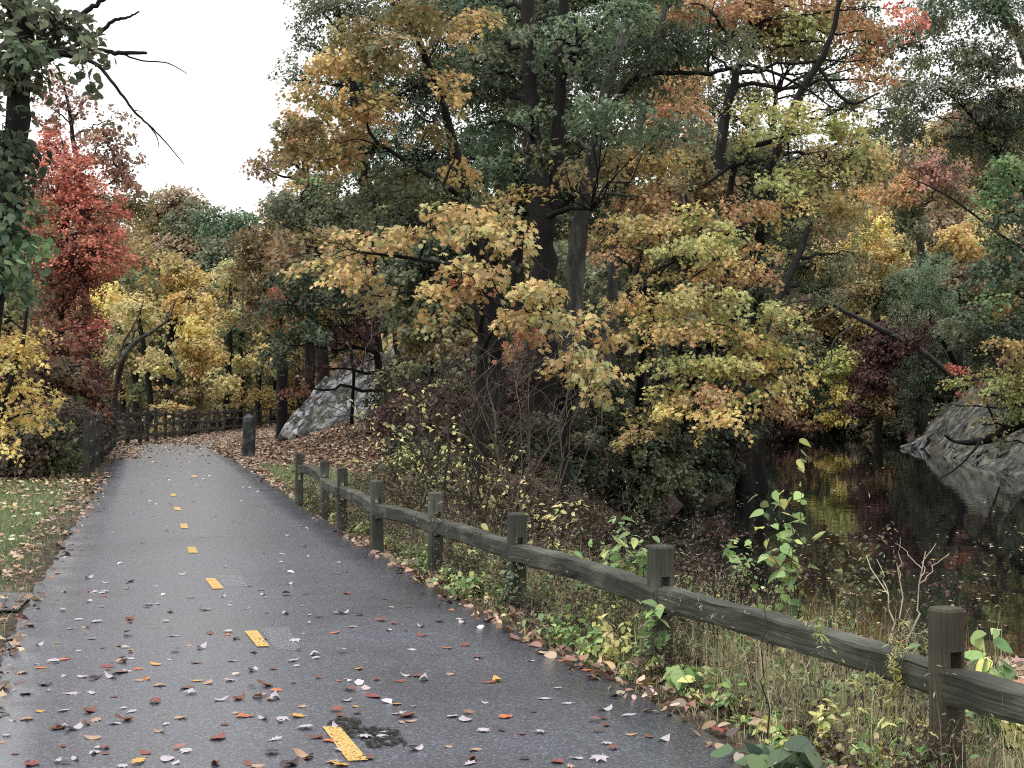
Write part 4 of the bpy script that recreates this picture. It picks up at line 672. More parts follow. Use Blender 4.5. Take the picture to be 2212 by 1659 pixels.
# ------------------------------------------------------------------ fences, stone post
def uv_mesh(name, V, faces, UV, mat, parent, base, sm=False):
    me = bpy.data.meshes.new(name); me.from_pydata([tuple(v) for v in (np.asarray(V) - base)], [], faces)
    ul = me.uv_layers.new(name='UVMap'); k = 0
    for p in me.polygons:
        p.use_smooth = sm
        us = [UV[v] for v in p.vertices]
        mx = max(u[1] for u in us); mn = min(u[1] for u in us)
        for li, v in zip(p.loop_indices, p.vertices):
            u = UV[v]; vv = u[1] + (1000. if False else 0)
            if mx - mn > .5 * 0.99 and u[1] < (mx + mn) / 2 - .2: vv = u[1] + 1.0
            ul.data[li].uv = (u[0], vv)
    me.update(); return link(name, me, mat, parent)

def ring_post(name, base, ang, H, w, d, mat, parent, slot=None, seed=0, depth=.35, lean=(0, 0), rnd=.35, ns=16, chamfer=.012):
    """a post w wide across the fence line (local x) and d along it (local y); slot = (z0, z1, width) is cut right through"""
    rng = np.random.default_rng(seed + 500); V = []; UV = []; Fc = []
    def ring(z, s=1., clip=None):
        o = []
        for i in range(ns):
            t = 2 * PI * (i + .5) / ns; e = rnd
            cx = math.copysign(abs(math.cos(t)) ** e, math.cos(t)) * w / 2 * s; cy = math.copysign(abs(math.sin(t)) ** e, math.sin(t)) * d / 2 * s
            nzv = 1 + .05 * mnoise.noise(Vector((t * 1.3 + seed, z * 1.4, seed))) + .03 * mnoise.noise(Vector((t * 5 + seed, z * .8, 3)))
            o.append((cx * nzv, cy * nzv))
        return o
    ca, sa = math.cos(ang), math.sin(ang)
    def W(x, y, z): return (base[0] + x * ca - y * sa + lean[0] * z, base[1] + x * sa + y * ca + lean[1] * z, base[2] + z)
    def section(zs, clip=None, cap0=False, cap1=False, sc_=None):
        n0 = len(V); rows = []
        for k_, z in enumerate(zs):
            o = ring(z, 1 if sc_ is None else sc_[k_]); r = []
            if clip:      # keep one cheek: x beyond the slot
                sgn, hx = clip; o = [(max(x * sgn, hx) * sgn, y) for x, y in o]
            for i, (x, y) in enumerate(o):
                V.append(W(x, y, z)); UV.append((z + seed * .37, i / ns + seed * 1.7)); r.append(len(V) - 1)
            rows.append(r)
        for a, b in zip(rows[:-1], rows[1:]):
            for i in range(ns): Fc.append((a[i], a[(i + 1) % ns], b[(i + 1) % ns], b[i]))
        if cap1: Fc.append(tuple(rows[-1]))
        if cap0: Fc.append(tuple(reversed(rows[0])))
    if slot:
        z0, z1, sw = slot
        section(list(np.linspace(-depth, z0, 6)), cap1=True)
        for sg in (1, -1): section(list(np.linspace(z0, z1, 4)), clip=(sg, sw / 2))
        section(list(np.linspace(z1, H - chamfer, 5)) + [H], cap0=True, cap1=True, sc_=[1] * 5 + [.9])
    else:
        section(list(np.linspace(-depth, H - chamfer, 10)) + [H], cap1=True, sc_=[1] * 10 + [.88])
    return uv_mesh(name, V, Fc, UV, mat, parent, np.asarray(parent.location))

def hewn_rail(p0, p1, h, t, mat, parent, seed=0, bow=0., sag=0., name='rail', n=18, taper=.10, rough=.012):
    """split rail from p0 to p1, h tall and t thick, hewn faces, ends thinned to fit the slots"""
    p0 = np.array(p0); p1 = np.array(p1); L = np.linalg.norm(p1 - p0); T = (p1 - p0) / L
    S = nrm(np.cross(T, [0, 0, 1.])); U = np.cross(S, T); V = []; UV = []; Fc = []
    prof = [(-.42, -.36), (-.30, -.5), (.30, -.5), (.46, -.40), (.5, .0), (.48, .40), (.40, .47), (-.10, .5), (-.46, .44), (-.5, .36), (-.47, 0)]; k = len(prof)
    for i in range(n + 1):
        u = i / n; e = min(u, 1 - u) * L; f = min(1, .45 + .55 * e / taper) if e < taper else 1
        c = p0 + T * L * u + U * (bow * math.sin(PI * u) - sag * math.sin(PI * u)) + S * .012 * mnoise.noise(Vector((u * 3, seed, 1)))
        for j, (a, b) in enumerate(prof):
            r = rough * mnoise.noise(Vector((u * L * 2.3, j * 1.7 + seed * 3.1, 2.))) + rough * .6 * mnoise.noise(Vector((u * L * 8, j * 2.7 + seed, 5.)))
            sz = 1 + .08 * mnoise.noise(Vector((u * L * .9, seed * 2., 8)))
            ff = f if abs(a) > .2 else 1
            P = c + S * (a * t * (.62 + .38 * f) + r) + U * (b * h * sz * (.75 + .25 * f) + r * .8)
            V.append(P); UV.append((u * L + seed, j / k + seed * .7))
    for i in range(n):
        for j in range(k): a = i * k + j; b = i * k + (j + 1) % k; Fc.append((a, a + k, b + k, b))
    Fc.append(tuple(range(k))); Fc.append(tuple(reversed(range(n * k, n * k + k))))
    return uv_mesh(name, V, Fc, UV, mat, parent, np.asarray(parent.location))

# near split rail fence (posts A..H from the camera out)
NP = [(2046, 6.18, 1312, .128), (1424, 8.71, 1178, .125), (1117, 11.07, 1108, .12), (940, 13.41, 1063, .12), (815, 15.2, 1038, .12), (738, 17.86, 1010, .115), (702, 19.8, 996, .11), (646, 22.2, 979, .11)]
npos = [at(p[0], p[2], p[1]) for p in NP]
npos = [np.array([npos[0][0] + .93, npos[0][1] - 2.28, npos[0][2] + .02])] + npos     # one more just outside the frame on the right
fb = np.array([npos[1][0], npos[1][1], gz1(npos[1][0], npos[1][1])])
fence = tag(empty('split_rail_fence', fb), 'low weathered split rail fence of single rails between the path and the pond', 'fence')
zr = []
for i, p in enumerate(npos):
    a = npos[max(i - 1, 0)]; b = npos[min(i + 1, len(npos) - 1)]; ang = math.atan2(b[1] - a[1], b[0] - a[0]) - PI / 2
    g0 = gz1(p[0], p[1]); H = p[2] - g0; w_ = .12 if i == 0 else NP[i - 1][3]
    zr.append((ang, H))
    if i > 0:
        ring_post('post', (p[0], p[1], g0), ang, H, w_, w_ * 1.12 if i > 1 else w_ * 1.02, M['woodbrown'] if i == 1 else M['wood'], fence, (H - .385, H - .17, .055), seed=i, lean=((.006, -.01, .012, -.008)[i % 4], 0), rnd=.75 if i == 1 else .42)
drops = [.29, .30, .295, .29, .29, .29, .28, .28, .25]
bows = [0, -.01, .012, .03, .008, .015, .02, -.01, .085]
for i in range(len(npos) - 1):
    p, q_ = npos[i], npos[i + 1]; T = nrm((q_ - p)[None])[0]; off = np.array([T[1], -T[0], 0]) * (.012 if i % 2 else -.012)
    A = p + T * -.05 + off; B = q_ + T * .05 + off; A = A - [0, 0, drops[i]]; B = B - [0, 0, drops[i + 1]]
    hewn_rail(A, B, (.134 if i < 4 else .128), .115, M['wood'], fence, seed=i, bow=bows[i + 1], n=22)

# far three rail fence along the left and round the bend
FP = [(-7.75, 28), (-8.3, 30.4), (-8.85, 32.8), (-9.4, 35.2), (-9.95, 37.7), (-10.5, 40.2), (-11.05, 42.7), (-11.75, 47), (-11.85, 49), (-12.1, 51), (-12.5, 54), (-12.75, 56.5), (-13.0, 59), (-13.25, 61.5), (-13.45, 64),
      (-13.55, 66.5), (-13.6, 69), (-13.7, 71.5), (-13.85, 74), (-13.9, 77), (-14.0, 80.5), (-14.2, 84), (-14.35, 88), (-14.6, 93), (-15.1, 99)]
fb = on(0, 28); fb = np.array([-7.75, 28, gz1(-7.75, 28)])
ff = tag(empty('rail_fence', fb), 'dark three rail wooden fence lining the far left side of the path and its bend', 'fence')
for i, (x, y) in enumerate(FP):
    a = FP[max(i - 1, 0)]; b = FP[min(i + 1, len(FP) - 1)]; ang = math.atan2(b[1] - a[1], b[0] - a[0]) - PI / 2; g0 = float(zpath(y))
    rng = np.random.default_rng(i)
    ring_post('post', (x, y, g0), ang, 1.16 + rng.uniform(-.05, .06), .13, .11, M['woodfar'], ff, None, seed=20 + i, lean=(rng.normal() * .015, rng.normal() * .015), rnd=.5, ns=10, depth=.9)
    if i < len(FP) - 1:
        x2, y2 = FP[i + 1]; g1 = float(zpath(y2)); T = np.array([x2 - x, y2 - y]); T /= np.linalg.norm(T)
        for k_, z in enumerate((.28, .66, 1.0)):
            o = np.array([T[1], -T[0]]) * rng.uniform(-.015, .015)
            hewn_rail((x + o[0] - T[0] * .08, y + o[1] - T[1] * .08, g0 + z + rng.normal() * .03), (x2 + o[0] + T[0] * .08, y2 + o[1] + T[1] * .08, g1 + z + rng.normal() * .03), .11, .07, M['woodfar'], ff, seed=40 + i * 3 + k_, bow=rng.normal() * .025, n=8, rough=.016)

# granite post
b = on(538, 38.0); bp = tag(empty('stone_post', b), 'dark rough granite post standing where the path bends', 'stone post')
V = []; Fc = []; ns, nz = 24, 16
for k_ in range(nz + 1):
    f = k_ / nz; z = -.3 + 1.38 * f
    wz = .158 - .018 * f; wz *= 1 if z < .98 else math.sqrt(max(0.02, 1 - ((z - .98) / .101) ** 2))
    for i in range(ns):
        t = 2 * PI * i / ns; e = .5
        cx = math.copysign(abs(math.cos(t)) ** e, math.cos(t)); cy = math.copysign(abs(math.sin(t)) ** e, math.sin(t))
        d = 1 + .16 * mnoise.noise(Vector((cx * 1.2, cy * 1.2, z * 3.2))) + .08 * mnoise.noise(Vector((cx * 3, cy * 3, z * 8)))
        V.append((cx * wz * d, cy * wz * d, z))
for k_ in range(nz):
    for i in range(ns): a = k_ * ns + i; c = k_ * ns + (i + 1) % ns; Fc.append((a, c, c + ns, a + ns))
Fc.append(tuple(range(nz * ns, nz * ns + ns)))
me = bpy.data.meshes.new('shaft'); me.from_pydata(V, [], Fc); link('shaft', me, M['granite'], bp)

# ------------------------------------------------------------------ rocks
def slab(g, c, ax, ay, az_, seed, n=13, amp=.10, taper=.55):
    """irregular stone slab: half axes as vectors, displaced all over"""
    c, ax, ay, az_ = map(np.asarray, (c, ax, ay, az_)); V = []; q = []
    t = np.linspace(-1, 1, n)
    for f in range(6):
        b0 = len(V)
        for i in range(n):
            for j in range(n):
                u, v = t[i], t[j]
                p = [(1, u, v), (-1, v, u), (v, 1, u), (u, -1, v), (u, v, 1), (v, u, -1)][f]
                p = np.array(p, float); r = (abs(p) ** 14).sum() ** (1 / 14.); p = p / r
                k_ = 1 - taper * .5 * (p[0] + 1) / 2
                w3 = c + ax * p[0] + ay * p[1] * k_ + az_ * p[2] * k_
                s1 = mnoise.noise(Vector(w3 * .9) + Vector((seed, 0, 0))); s2 = mnoise.noise(Vector(w3 * 3.1) + Vector((0, seed, 0))); s3 = mnoise.noise(Vector(w3 * 8.) + Vector((0, seed, 0)))
                st = np.dot(w3, ay / np.linalg.norm(ay)); s4 = abs(((st * 2.6 + s1) % 1) - .5)
                dr_ = (w3 - c); dr_ = dr_ / (np.linalg.norm(dr_) + 1e-6)
                V.append(w3 + dr_ * (amp * 1.6 * s1 + amp * .9 * s2 + amp * .35 * s3 + amp * .7 * s4))
        for i in range(n - 1):
            for j in range(n - 1): a = b0 + i * n + j; q.append((a, a + n, a + n + 1, a + 1))
    g.add(V, [4] * len(q), np.array(q).ravel())
def ledge(name, label, slabs, cat='rock', amp=.1, n=13, mat='rock'):
    g = Geo()
    for k_, (x0, y0, x1, y1, Y0, Y1, wpx, th) in enumerate(slabs):
        P0 = at(x0, y0, Y0); P1 = at(x1, y1, Y1); ax = (P1 - P0) / 2; c = (P0 + P1) / 2
        d = nrm(ax[None])[0]; side = nrm(np.cross([0, 1., 0], d)[None])[0]; ay = side * wpx / F * Y0 / 2; az_ = np.cross(d, side) * th
        slab(g, c, ax, ay, az_, k_ * 3.7 + x0 * .01, n, amp)
    c0 = g.V[0].mean(0); base = np.array([c0[0], c0[1], gz1(c0[0], c0[1])])
    o = g.build(name, M[mat], None, base, sm=False); o.location = base
    return tag(o, label, cat)
ledge('rock_ledge', 'pale grey tilted rock ledge rising beside the bend of the path', [
    (610, 980, 712, 835, 48.3, 50.5, 50, .8), (636, 985, 760, 800, 47.8, 50.5, 52, 1.), (664, 985, 810, 785, 47.4, 50.8, 54, 1.), (694, 980, 850, 778, 47.0, 51, 50, .9), (722, 975, 880, 790, 46.7, 50.5, 40, .8),
    (676, 990, 740, 915, 46.6, 47.6, 26, .5), (750, 960, 820, 870, 46.5, 48.4, 34, .6), (800, 880, 890, 785, 48.5, 51, 44, .8), (860, 850, 940, 785, 49, 52, 50, .7)])
ledge('flat_rock', 'low grey slab half buried in leaves right of the pale ledge', [(865, 922, 905, 908, 41, 42, 24, .4), (880, 925, 930, 915, 41, 42, 14, .3)])
ledge('shore_rock', 'mossy grey sloping rock rising from the water at the right', [
    (1985, 1000, 2075, 865, 80, 85, 26, 1.6), (2010, 1010, 2110, 845, 77, 82, 30, 1.6), (2040, 1020, 2120, 880, 73, 77, 34, 1.6), (2070, 1030, 2190, 850, 69, 76, 32, 1.8), (2095, 1040, 2180, 905, 64, 69, 34, 1.4), (2130, 1050, 2260, 880, 60, 68, 34, 1.6), (2160, 1060, 2250, 935, 56, 61, 34, 1.3), (2195, 1080, 2320, 910, 52, 60, 38, 1.6), (2230, 1095, 2330, 960, 49, 54, 38, 1.4),
    (2060, 1010, 2120, 930, 69, 71, 30, 1.), (2120, 1030, 2180, 960, 60, 62, 26, .8)], amp=.42, n=22, mat='shorerock')
ledge('shore_boulder', 'rounded pale boulder at the tip of the shore rock, touching the water', [(1968, 972, 1998, 955, 80, 81, 28, .6)])

# ------------------------------------------------------------------ litter, grass, weeds
def flat_leaves(g, X, Y, S, pal, tilt=.35, tmpl='star', dz=.015, rng=rg, zf=gz, cup=.6):
    n = len(X); nn = np.array([0, 0, 1.]) + rng.normal(size=(n, 3)) * tilt
    C = np.stack([X, Y, zf(X, Y) + dz + S * .12], -1)
    leaves(g, C, nn, S, jit(pick(PAL[pal], n, rng), n, .08, .2, rng), tmpl, None, cup, rng)
def region(n, xa, xb, ya, yb, dens, rng=rg):
    X = rng.uniform(xa, xb, n); Y = rng.uniform(ya, yb, n); k_ = rng.uniform(0, 1, n) < dens(X, Y); return X[k_], Y[k_]
PAL['lawnleaf'] = [('#b8a070', 4), ('#a07850', 3), ('#c8b890', 2), ('#c89040', 1)]
PAL['pathleaf'] = [('#c8c0c4', 4), ('#a89c98', 3), ('#7c4838', 2), ('#8c5438', 2), ('#4c3430', 2)]  # palest tones have sky sheen mixed into the leaf colour
PAL['darkleaf'] = [('#54302c', 3), ('#3c2828', 2), ('#8c4434', 1), ('#c0b4b4', 2)]
lit = Geo(); land = lambda x, y: sd_poly(x, y, LAKE) > .9
X, Y = region(90000, -9.5, 6, 20, 60, lambda x, y: ((x - XR(y)) > .02) * land(x, y) * np.clip(1.08 - grassness(x, y) * 1., 0.05, 1) * (.4 + .6 * smooth(y, 22, 27))); flat_leaves(lit, X, Y, rg.uniform(.07, .15, len(X)), 'litter', .45)
X, Y = region(26000, -4.5, 5, 4.5, 24, lambda x, y: ((x - XR(y)) > .6) * land(x, y) * (.25 + .75 * smooth(x - XR(y), .9, 1.8))); flat_leaves(lit, X, Y, rg.uniform(.05, .13, len(X)), 'litter', .5)
X, Y = region(70000, -9, 3, 4, 46, lambda x, y: ((x - XR(y)) > -.14) * ((x - XR(y)) < .36) * (.5 + .5 * np.sin(y * 3.1) ** 2) * (1 - .75 * smooth(y, 22, 24) * (1 - smooth(y, 31, 36))) * (1 + .8 * (y < 10))); flat_leaves(lit, X, Y, rg.uniform(.04, .10, len(X)) , 'litter', .5, dz=.04, tmpl='ovate')
X, Y = region(60000, -14, -1, 4, 30, lambda x, y: ((XL(y) - x) > -.12) * ((XL(y) - x) < .45) * (.08 + .35 * np.sin(y * 1.7 + 1) ** 2) * (1 + 1.5 * (y < 10.5) + 1. * (y > 20))); flat_leaves(lit, X, Y, rg.uniform(.05, .11, len(X)), 'litter', .35, dz=.03)
X, Y = region(30000, -14, -2.4, 4, 29, lambda x, y: ((XL(y) - x) > .2) * (.16 + .5 * smooth(y, 22, 28))); flat_leaves(lit, X, Y, rg.uniform(.05, .11, len(X)), 'lawnleaf', .3, dz=.04)
# leaves drifted over the far end of the path and both its shoulders
X, Y = region(60000, -16, -7, 36, 100, lambda x, y: (x > XL(y) - .9) * (x < XR(y) + .5) * np.clip(.10 * smooth(y, 36, 43) + smooth(y, 44, 56) * .9 + .9 * smooth(XL(y) + .9 - x, 0, .7) * smooth(y, 30, 40), 0, 1)); flat_leaves(lit, X, Y, rg.uniform(.07, .14, len(X)), 'litter', .3, dz=.05)
X, Y = region(30000, -24, -9, 28, 60, lambda x, y: (x < XL(y) - .3)); flat_leaves(lit, X, Y, rg.uniform(.07, .14, len(X)), 'litter', .4)
X, Y = region(30000, 10, 40, 60, 122, land); flat_leaves(lit, X, Y, rg.uniform(.1, .2, len(X)), 'litter', .4)
tag(lit.build('leaf_litter', M['litter']), 'brown fallen leaves carpeting the verges and the knoll', kind='stuff')
# small leaves far and wide over the asphalt, beyond those built one by one
sm_ = Geo(); X, Y = region(5200, -12, 2.4, 6, 46, lambda x, y: (x > XL(y) + .06) * (x < XR(y) - .06) * (.16 + .4 * np.exp(-(x - XL(y)) * 2.2) + .12 * smooth(y, 20, 40)))
n = len(X); flat_leaves(sm_, X, Y, rg.uniform(.025, .07, n), 'pathleaf', .16, 'tri', .006, zf=path_z, cup=.3)
tag(sm_.build('fallen_leaves', M['litter']), 'scattered small pale and brown leaves over the asphalt', kind='stuff')
# leaves afloat
fl = Geo(); X, Y = region(5200, -1, 22, 12, 100, lambda x, y: (sd_poly(x, y, LAKE) < .3) * (.05 + .95 * 1.6 * (y < 32) * (np.sin(y * 2.3 + x * .4) > -.2) * (x > .18 * y))); n = len(X)
C = np.stack([X, Y, np.full(n, WZ + .012)], -1); leaves(fl, C, np.array([0, 0, 1.]) + rg.normal(size=(n, 3)) * .05, rg.uniform(.06, .14, n), jit(pick(PAL['lawnleaf'], n), n), 'star', None, .15)
tag(fl.build('floating_leaves', M['litter']), 'tan leaves afloat on the dark pond', kind='stuff')

def blades(g, X, Y, H, pal, W=.005, lean=.5, rng=rg, z=None):
    n = len(X); z0 = gz(X, Y) if z is None else z; a = rng.uniform(0, 2 * PI, n); d = np.stack([np.cos(a), np.sin(a), a * 0], -1); s = np.stack([-np.sin(a), np.cos(a), a * 0], -1)
    L = rng.uniform(.1, 1, n)[:, None] * lean * H[:, None]; B = np.stack([X, Y, z0 - .01], -1); up = np.array([0, 0, 1.]); H = H[:, None]
    W = W * rng.uniform(.6, 1.4, (n, 1)); mid = B + up * H * .6 + d * L * .35; tip = B + up * H * .95 + d * L
    V = np.stack([B - s * W, B + s * W, mid + s * W * .8, mid - s * W * .8, tip], 1); i5 = (np.arange(n) * 5)[:, None]
    idx = (i5 + np.array([[0, 1, 2, 3, 3, 2, 4]])).ravel(); c = np.repeat(jit(pick(PAL[pal], n, rng), n, .06, .2, rng), 2, axis=0)
    g.add(V.reshape(-1, 3), np.tile([4, 3], n), idx, c)
gr = Geo()
X, Y = region(230000, -13, -2, 6.5, 30, lambda x, y: ((XL(y) - x) > .04) * ((XL(y) - x) < 5) * (.25 + .75 * grassness(x, y))); blades(gr, X, Y, rg.uniform(.03, .085, len(X)), 'lawn', .004, 1.0)
X, Y = region(110000, -8, 0, 21, 37, lambda x, y: ((x - XR(y)) > .08) * grassness(x, y)); blades(gr, X, Y, rg.uniform(.04, .09, len(X)), 'lawn', .006, .9)
tag(gr.build('lawn', M['blade']), 'short green grass verge dotted with leaves', kind='stuff')
gr = Geo()
cl_ = lambda x, y: .35 + .65 * (np.sin(x * 4.1 + y * 2.3) * np.sin(y * 3.3 - x) > -.25)
X, Y = region(190000, -4.2, 3.4, 4.5, 25, lambda x, y: ((x - XR(y)) > .1) * ((x - XR(y)) < 1.9) * land(x, y) * smooth(x - XR(y), 0., .4) * (1 - .75 * smooth(x - XR(y), .8, 1.9)) * cl_(x, y))
dd_ = X - XR(Y); blades(gr, X, Y, rg.uniform(.06, .26, len(X)) * (.35 + .65 * smooth(dd_, .1, .5)), 'straw', .0024, .8)
X, Y = region(120000, -4.2, 3.4, 4.5, 25, lambda x, y: ((x - XR(y)) > .02) * ((x - XR(y)) < .45) * land(x, y)); blades(gr, X, Y, rg.uniform(.03, .09, len(X)), 'straw', .0022, 1.)
X, Y = region(9000, -4.2, 3.4, 4.5, 25, lambda x, y: ((x - XR(y)) > .35) * ((x - XR(y)) < 2.2) * land(x, y)); blades(gr, X, Y, rg.uniform(.3, .55, len(X)), 'straw', .0022, .4)
tag(gr.build('verge_grass', M['blade']), 'tall straw coloured grass growing under the rail fence', kind='stuff')

def herb(g, lg, x, y, H, ns, pal, ls, rng, tmpl='ovate', wob=.07, tl=1., spread=.35, nl=14, r=.0025, top=.9, low=.1, drop=0, twigs=0, z=None, wood=None):
    """stems with leaves along them"""
    z0 = gz1(x, y) if z is None else z
    A = np.tile([x, y, z0 - .02], (ns, 1)) + rng.normal(size=(ns, 3)) * [.03, .03, 0] * (1 + H)
    B = A + np.stack([rng.normal(size=ns) * H * spread, rng.normal(size=ns) * H * spread, H * rng.uniform(.6, 1., ns)], -1)
    P = quad_bez(A, B, .10, 9, rng, wob); P[:, -2:, 2] -= drop * H
    tubes(g, P, np.tile(np.linspace(r, r * .35, 9), (ns, 1)), 4)
    tips = [P]
    if twigs:
        i = rng.integers(0, ns, ns * twigs); j = rng.integers(3, 8, ns * twigs); A2 = P[i, j]
        dirn = nrm(rng.normal(size=(len(i), 3)) * [1, 1, .4] + [0, 0, 1.2]); B2 = A2 + dirn * H * tl * rng.uniform(.12, .38, (len(i), 1))
        P2 = quad_bez(A2, B2, .05, 9, rng, wob * 1.2); tubes(g, P2, np.tile(np.linspace(r * .5, r * .2, 9), (len(i), 1)), 3); tips.append(P2)
    if nl and lg is not None:
        Q = np.concatenate(tips); m = len(Q) * nl; i = rng.integers(0, len(Q), m); t = rng.uniform(low, 1, m) * 8; j = np.minimum(t.astype(int), 7); f = (t - j)[:, None]
        C = Q[i, j] * (1 - f) + Q[i, j + 1] * f; o = nrm(rng.normal(size=(m, 3)) * [1, 1, .25]); C = C + o * ls * .55
        leaves(lg, C, np.array([0, 0, .8]) + o * .5 + rng.normal(size=(m, 3)) * .35, rng.uniform(.55, 1.2, m) * ls, jit(pick(PAL[pal], m, rng), m, .06, .16, rng), tmpl, o - np.array([0, 0, .35]), .3, rng)

# general weeds: uncountable
wg, wl = Geo(), Geo(); rng = np.random.default_rng(5)
for i in range(900):
    y = rng.uniform(4.8, 24); x = XR(y) + rng.uniform(.25, 1.75) ** 2 * .8 + .1; 
    if sd_poly(np.array([x]), np.array([y]), LAKE)[0] < 1: continue
    far_ = x - XR(y)
    if x / y > .12 and far_ > 1.4 and rng.uniform() < .75: continue
    k_ = rng.choice(4, p=[.35, .38, .15, .12])
    H = rng.uniform(.15, .5) * (.6 + .3 * min(far_, 1.6)) * (.6 if y < 9 else 1)
    if k_ == 0: herb(wg, wl, x, y, H, 4, 'deadweed', .026, rng, 'ovate', .25, 5, .0022, twigs=2)
    elif k_ == 1: herb(wg, wl, x, y, H * .7, 4, 'weed', .05, rng, 'ovate', .35, 7, .002)
    elif k_ == 2: herb(wg, wl, x, y, H, 3, 'straw', .03, rng, 'lance', .2, 12, .002, twigs=1)
    else: herb(wg, wl, x, y, H * .8, 3, 'paleyel', .05, rng, 'ovate', .4, 6, .002)
for i in range(190):          # the bank beyond the fence, down to the water
    y = rng.uniform(6, 27); x0 = XR(y) + 1.6; x = rng.uniform(x0, x0 + 7.5)
    if abs(x / y) > .36 or sd_poly(np.array([x]), np.array([y]), LAKE)[0] < .7: continue
    if (x / y > .10 and rng.uniform() < .6) or (x / y > .03 and y > 11 and rng.uniform() < .6): continue
    herb(wg, wl, x, y, rng.uniform(.3, .8) * (.45 if x / y > .14 else .9), 5, ['deadweed', 'olive', 'olive', 'straw', 'weed'][rng.integers(5)], .035, rng, 'ovate', .3, 3, .0035, twigs=2)
w_ = tag(wg.build('weeds', M['twigdk']), 'mixed dead and green weeds along the fence and the bank', kind='stuff'); wl.build('foliage', M['leaf'], w_)

# plants one can point at
def plant(name, label, cat, px, Y, H, ns, pal, ls, seed, stem='twigdk', dx=0, **k_):
    rng = np.random.default_rng(seed + 300); b = on(px, Y); r_ = tag(empty(name, b), label, cat); sg, lg_ = Geo(), Geo()
    herb(sg, lg_, b[0], b[1], H, ns, pal, ls, rng, **k_)
    sg.build('stems', M[stem], r_, b, sm=True); lg_.build('foliage', M['leaf'], r_, b); return r_
for i_, (px_, Y_, H_, pl_, nm_, lb_) in enumerate([(1210, 9.6, .34, 'weed', 'leafy_weed', 'light green leafy weed between the second and third posts'), (1330, 8.9, .30, 'paleyel', 'leafy_weed', 'yellow green weed just left of the second post'), (1560, 7.6, .24, 'weed', 'leafy_weed', 'leafy weed under the middle of the nearest long rail'),
    (1800, 6.6, .3, 'paleyel', 'leafy_weed', 'yellow leaved weed in the grass left of the nearest post'), (1940, 6.05, .3, 'weed', 'leafy_weed', 'green weed at the foot of the nearest post'), (905, 13.6, .34, 'weed', 'leafy_weed', 'green weed at the foot of the fifth post'), (1010, 11.6, .3, 'weed', 'leafy_weed', 'green weed in front of the rail between third and fourth posts')]):
    plant(nm_, lb_, 'weed', px_, Y_, H_, 7, pl_, .055, 40 + i_, spread=.5, nl=12, r=.002)
plant('nettle_patch', 'pale green leafy weed clump behind the rail, left of the second post', 'weed', 1345, 10.6, .78, 12, 'weed', .09, 1, spread=.3, nl=16, r=.004)
plant('climbing_vine', 'green heart leaved vine climbing tall between the two nearest posts', 'vine', 1690, 9.4, 1.15, 9, 'weed', .10, 2, spread=.22, nl=12, r=.004, tmpl='ovate')
plant('tall_vine_shoot', 'single tall shoot of bright leaves topping the climbing vine', 'vine', 1740, 9.6, 1.4, 2, 'weed', .075, 21, spread=.06, nl=16, r=.004, low=.35)
plant('vine_tangle', 'green and yellow leaved vine behind the nearest post at the right edge', 'vine', 2150, 7.3, .55, 12, 'weed', .10, 3, spread=.5, nl=12, r=.003)
plant('yellow_vine', 'yellow leaved vine low at the right edge below the green one', 'vine', 2200, 6.8, .42, 8, 'paleyel', .075, 4, spread=.4, nl=12, r=.003)
plant('ivy_sprig', 'dull green ivy clinging to the third post from the camera', 'vine', 1112, 10.95, .46, 5, 'teal', .07, 5, spread=.1, nl=7, r=.002)
plant('creeper', 'green creeper with a few yellow leaves round the foot of the second post', 'vine', 1425, 8.58, .42, 6, 'weed', .085, 6, spread=.2, nl=9, r=.002)
plant('bright_seedling', 'lime green leafy plant on the ground in front of the second post', 'weed', 1468, 8.0, .18, 7, 'weed', .10, 7, spread=.5, nl=6, r=.002, low=.4)
plant('broadleaf_weed', 'broad dark green leaves at the asphalt edge at the bottom', 'weed', 1690, 6.4, .14, 7, 'green', .15, 8, spread=.9, nl=4, r=.002, low=.3)
plant('red_brown_weed', 'dense reddish brown dead weed behind the second post', 'weed', 1530, 11.5, .85, 16, 'maroon', .03, 9, spread=.2, nl=24, r=.003, twigs=4, tmpl='lance')
plant('slim_dark_stalk', 'tall thin dark stalk crossing the nearest long rail', 'weed', 1648, 6.9, 1.0, 1, 'deadweed', .015, 10, spread=.02, nl=4, r=.004, tmpl='lance')
plant('feathery_weed', 'feathery green weed spilling over the rail beside the nearest post', 'weed', 1900, 6.5, .62, 5, 'ygreen', .035, 11, spread=.3, nl=30, r=.002, tmpl='lance', twigs=3)
plant('pale_twig_plant', 'bare cream coloured forked stem behind the nearest post', 'weed', 1962, 7.9, 1.05, 3, 'maroon', .02, 12, stem='twigpale', spread=.10, nl=0, r=.0065, twigs=3)
plant('red_twig_shrub', 'thin reddish shrub at the water edge right of the bare cream stem', 'shrub', 2060, 10.5, .95, 9, 'maroon', .035, 51, spread=.3, nl=5, r=.004, twigs=4)
plant('green_bank_shrub', 'sparse olive leaved shrub on the bank between vine and cream stem', 'shrub', 1850, 12.0, .9, 9, 'olive', .05, 52, spread=.3, nl=6, r=.004, twigs=3)
plant('small_leafy_stem', 'small pale leaved stem standing before the dark water', 'weed', 1600, 11.5, .85, 3, 'weed', .06, 22, spread=.1, nl=12, r=.003, low=.5)
plant('pale_yellow_sprig', 'pale yellow leaved sprig just right of the fourth post', 'weed', 1000, 13.2, .5, 5, 'paleyel', .075, 13, spread=.3, nl=7, r=.003, low=.5)
plant('cream_leaved_shrub', 'small shrub with cream yellow leaves left of the third post', 'shrub', 1180, 16, 1.05, 8, 'paleyel', .07, 14, spread=.28, nl=5, r=.005, low=.4, twigs=2)
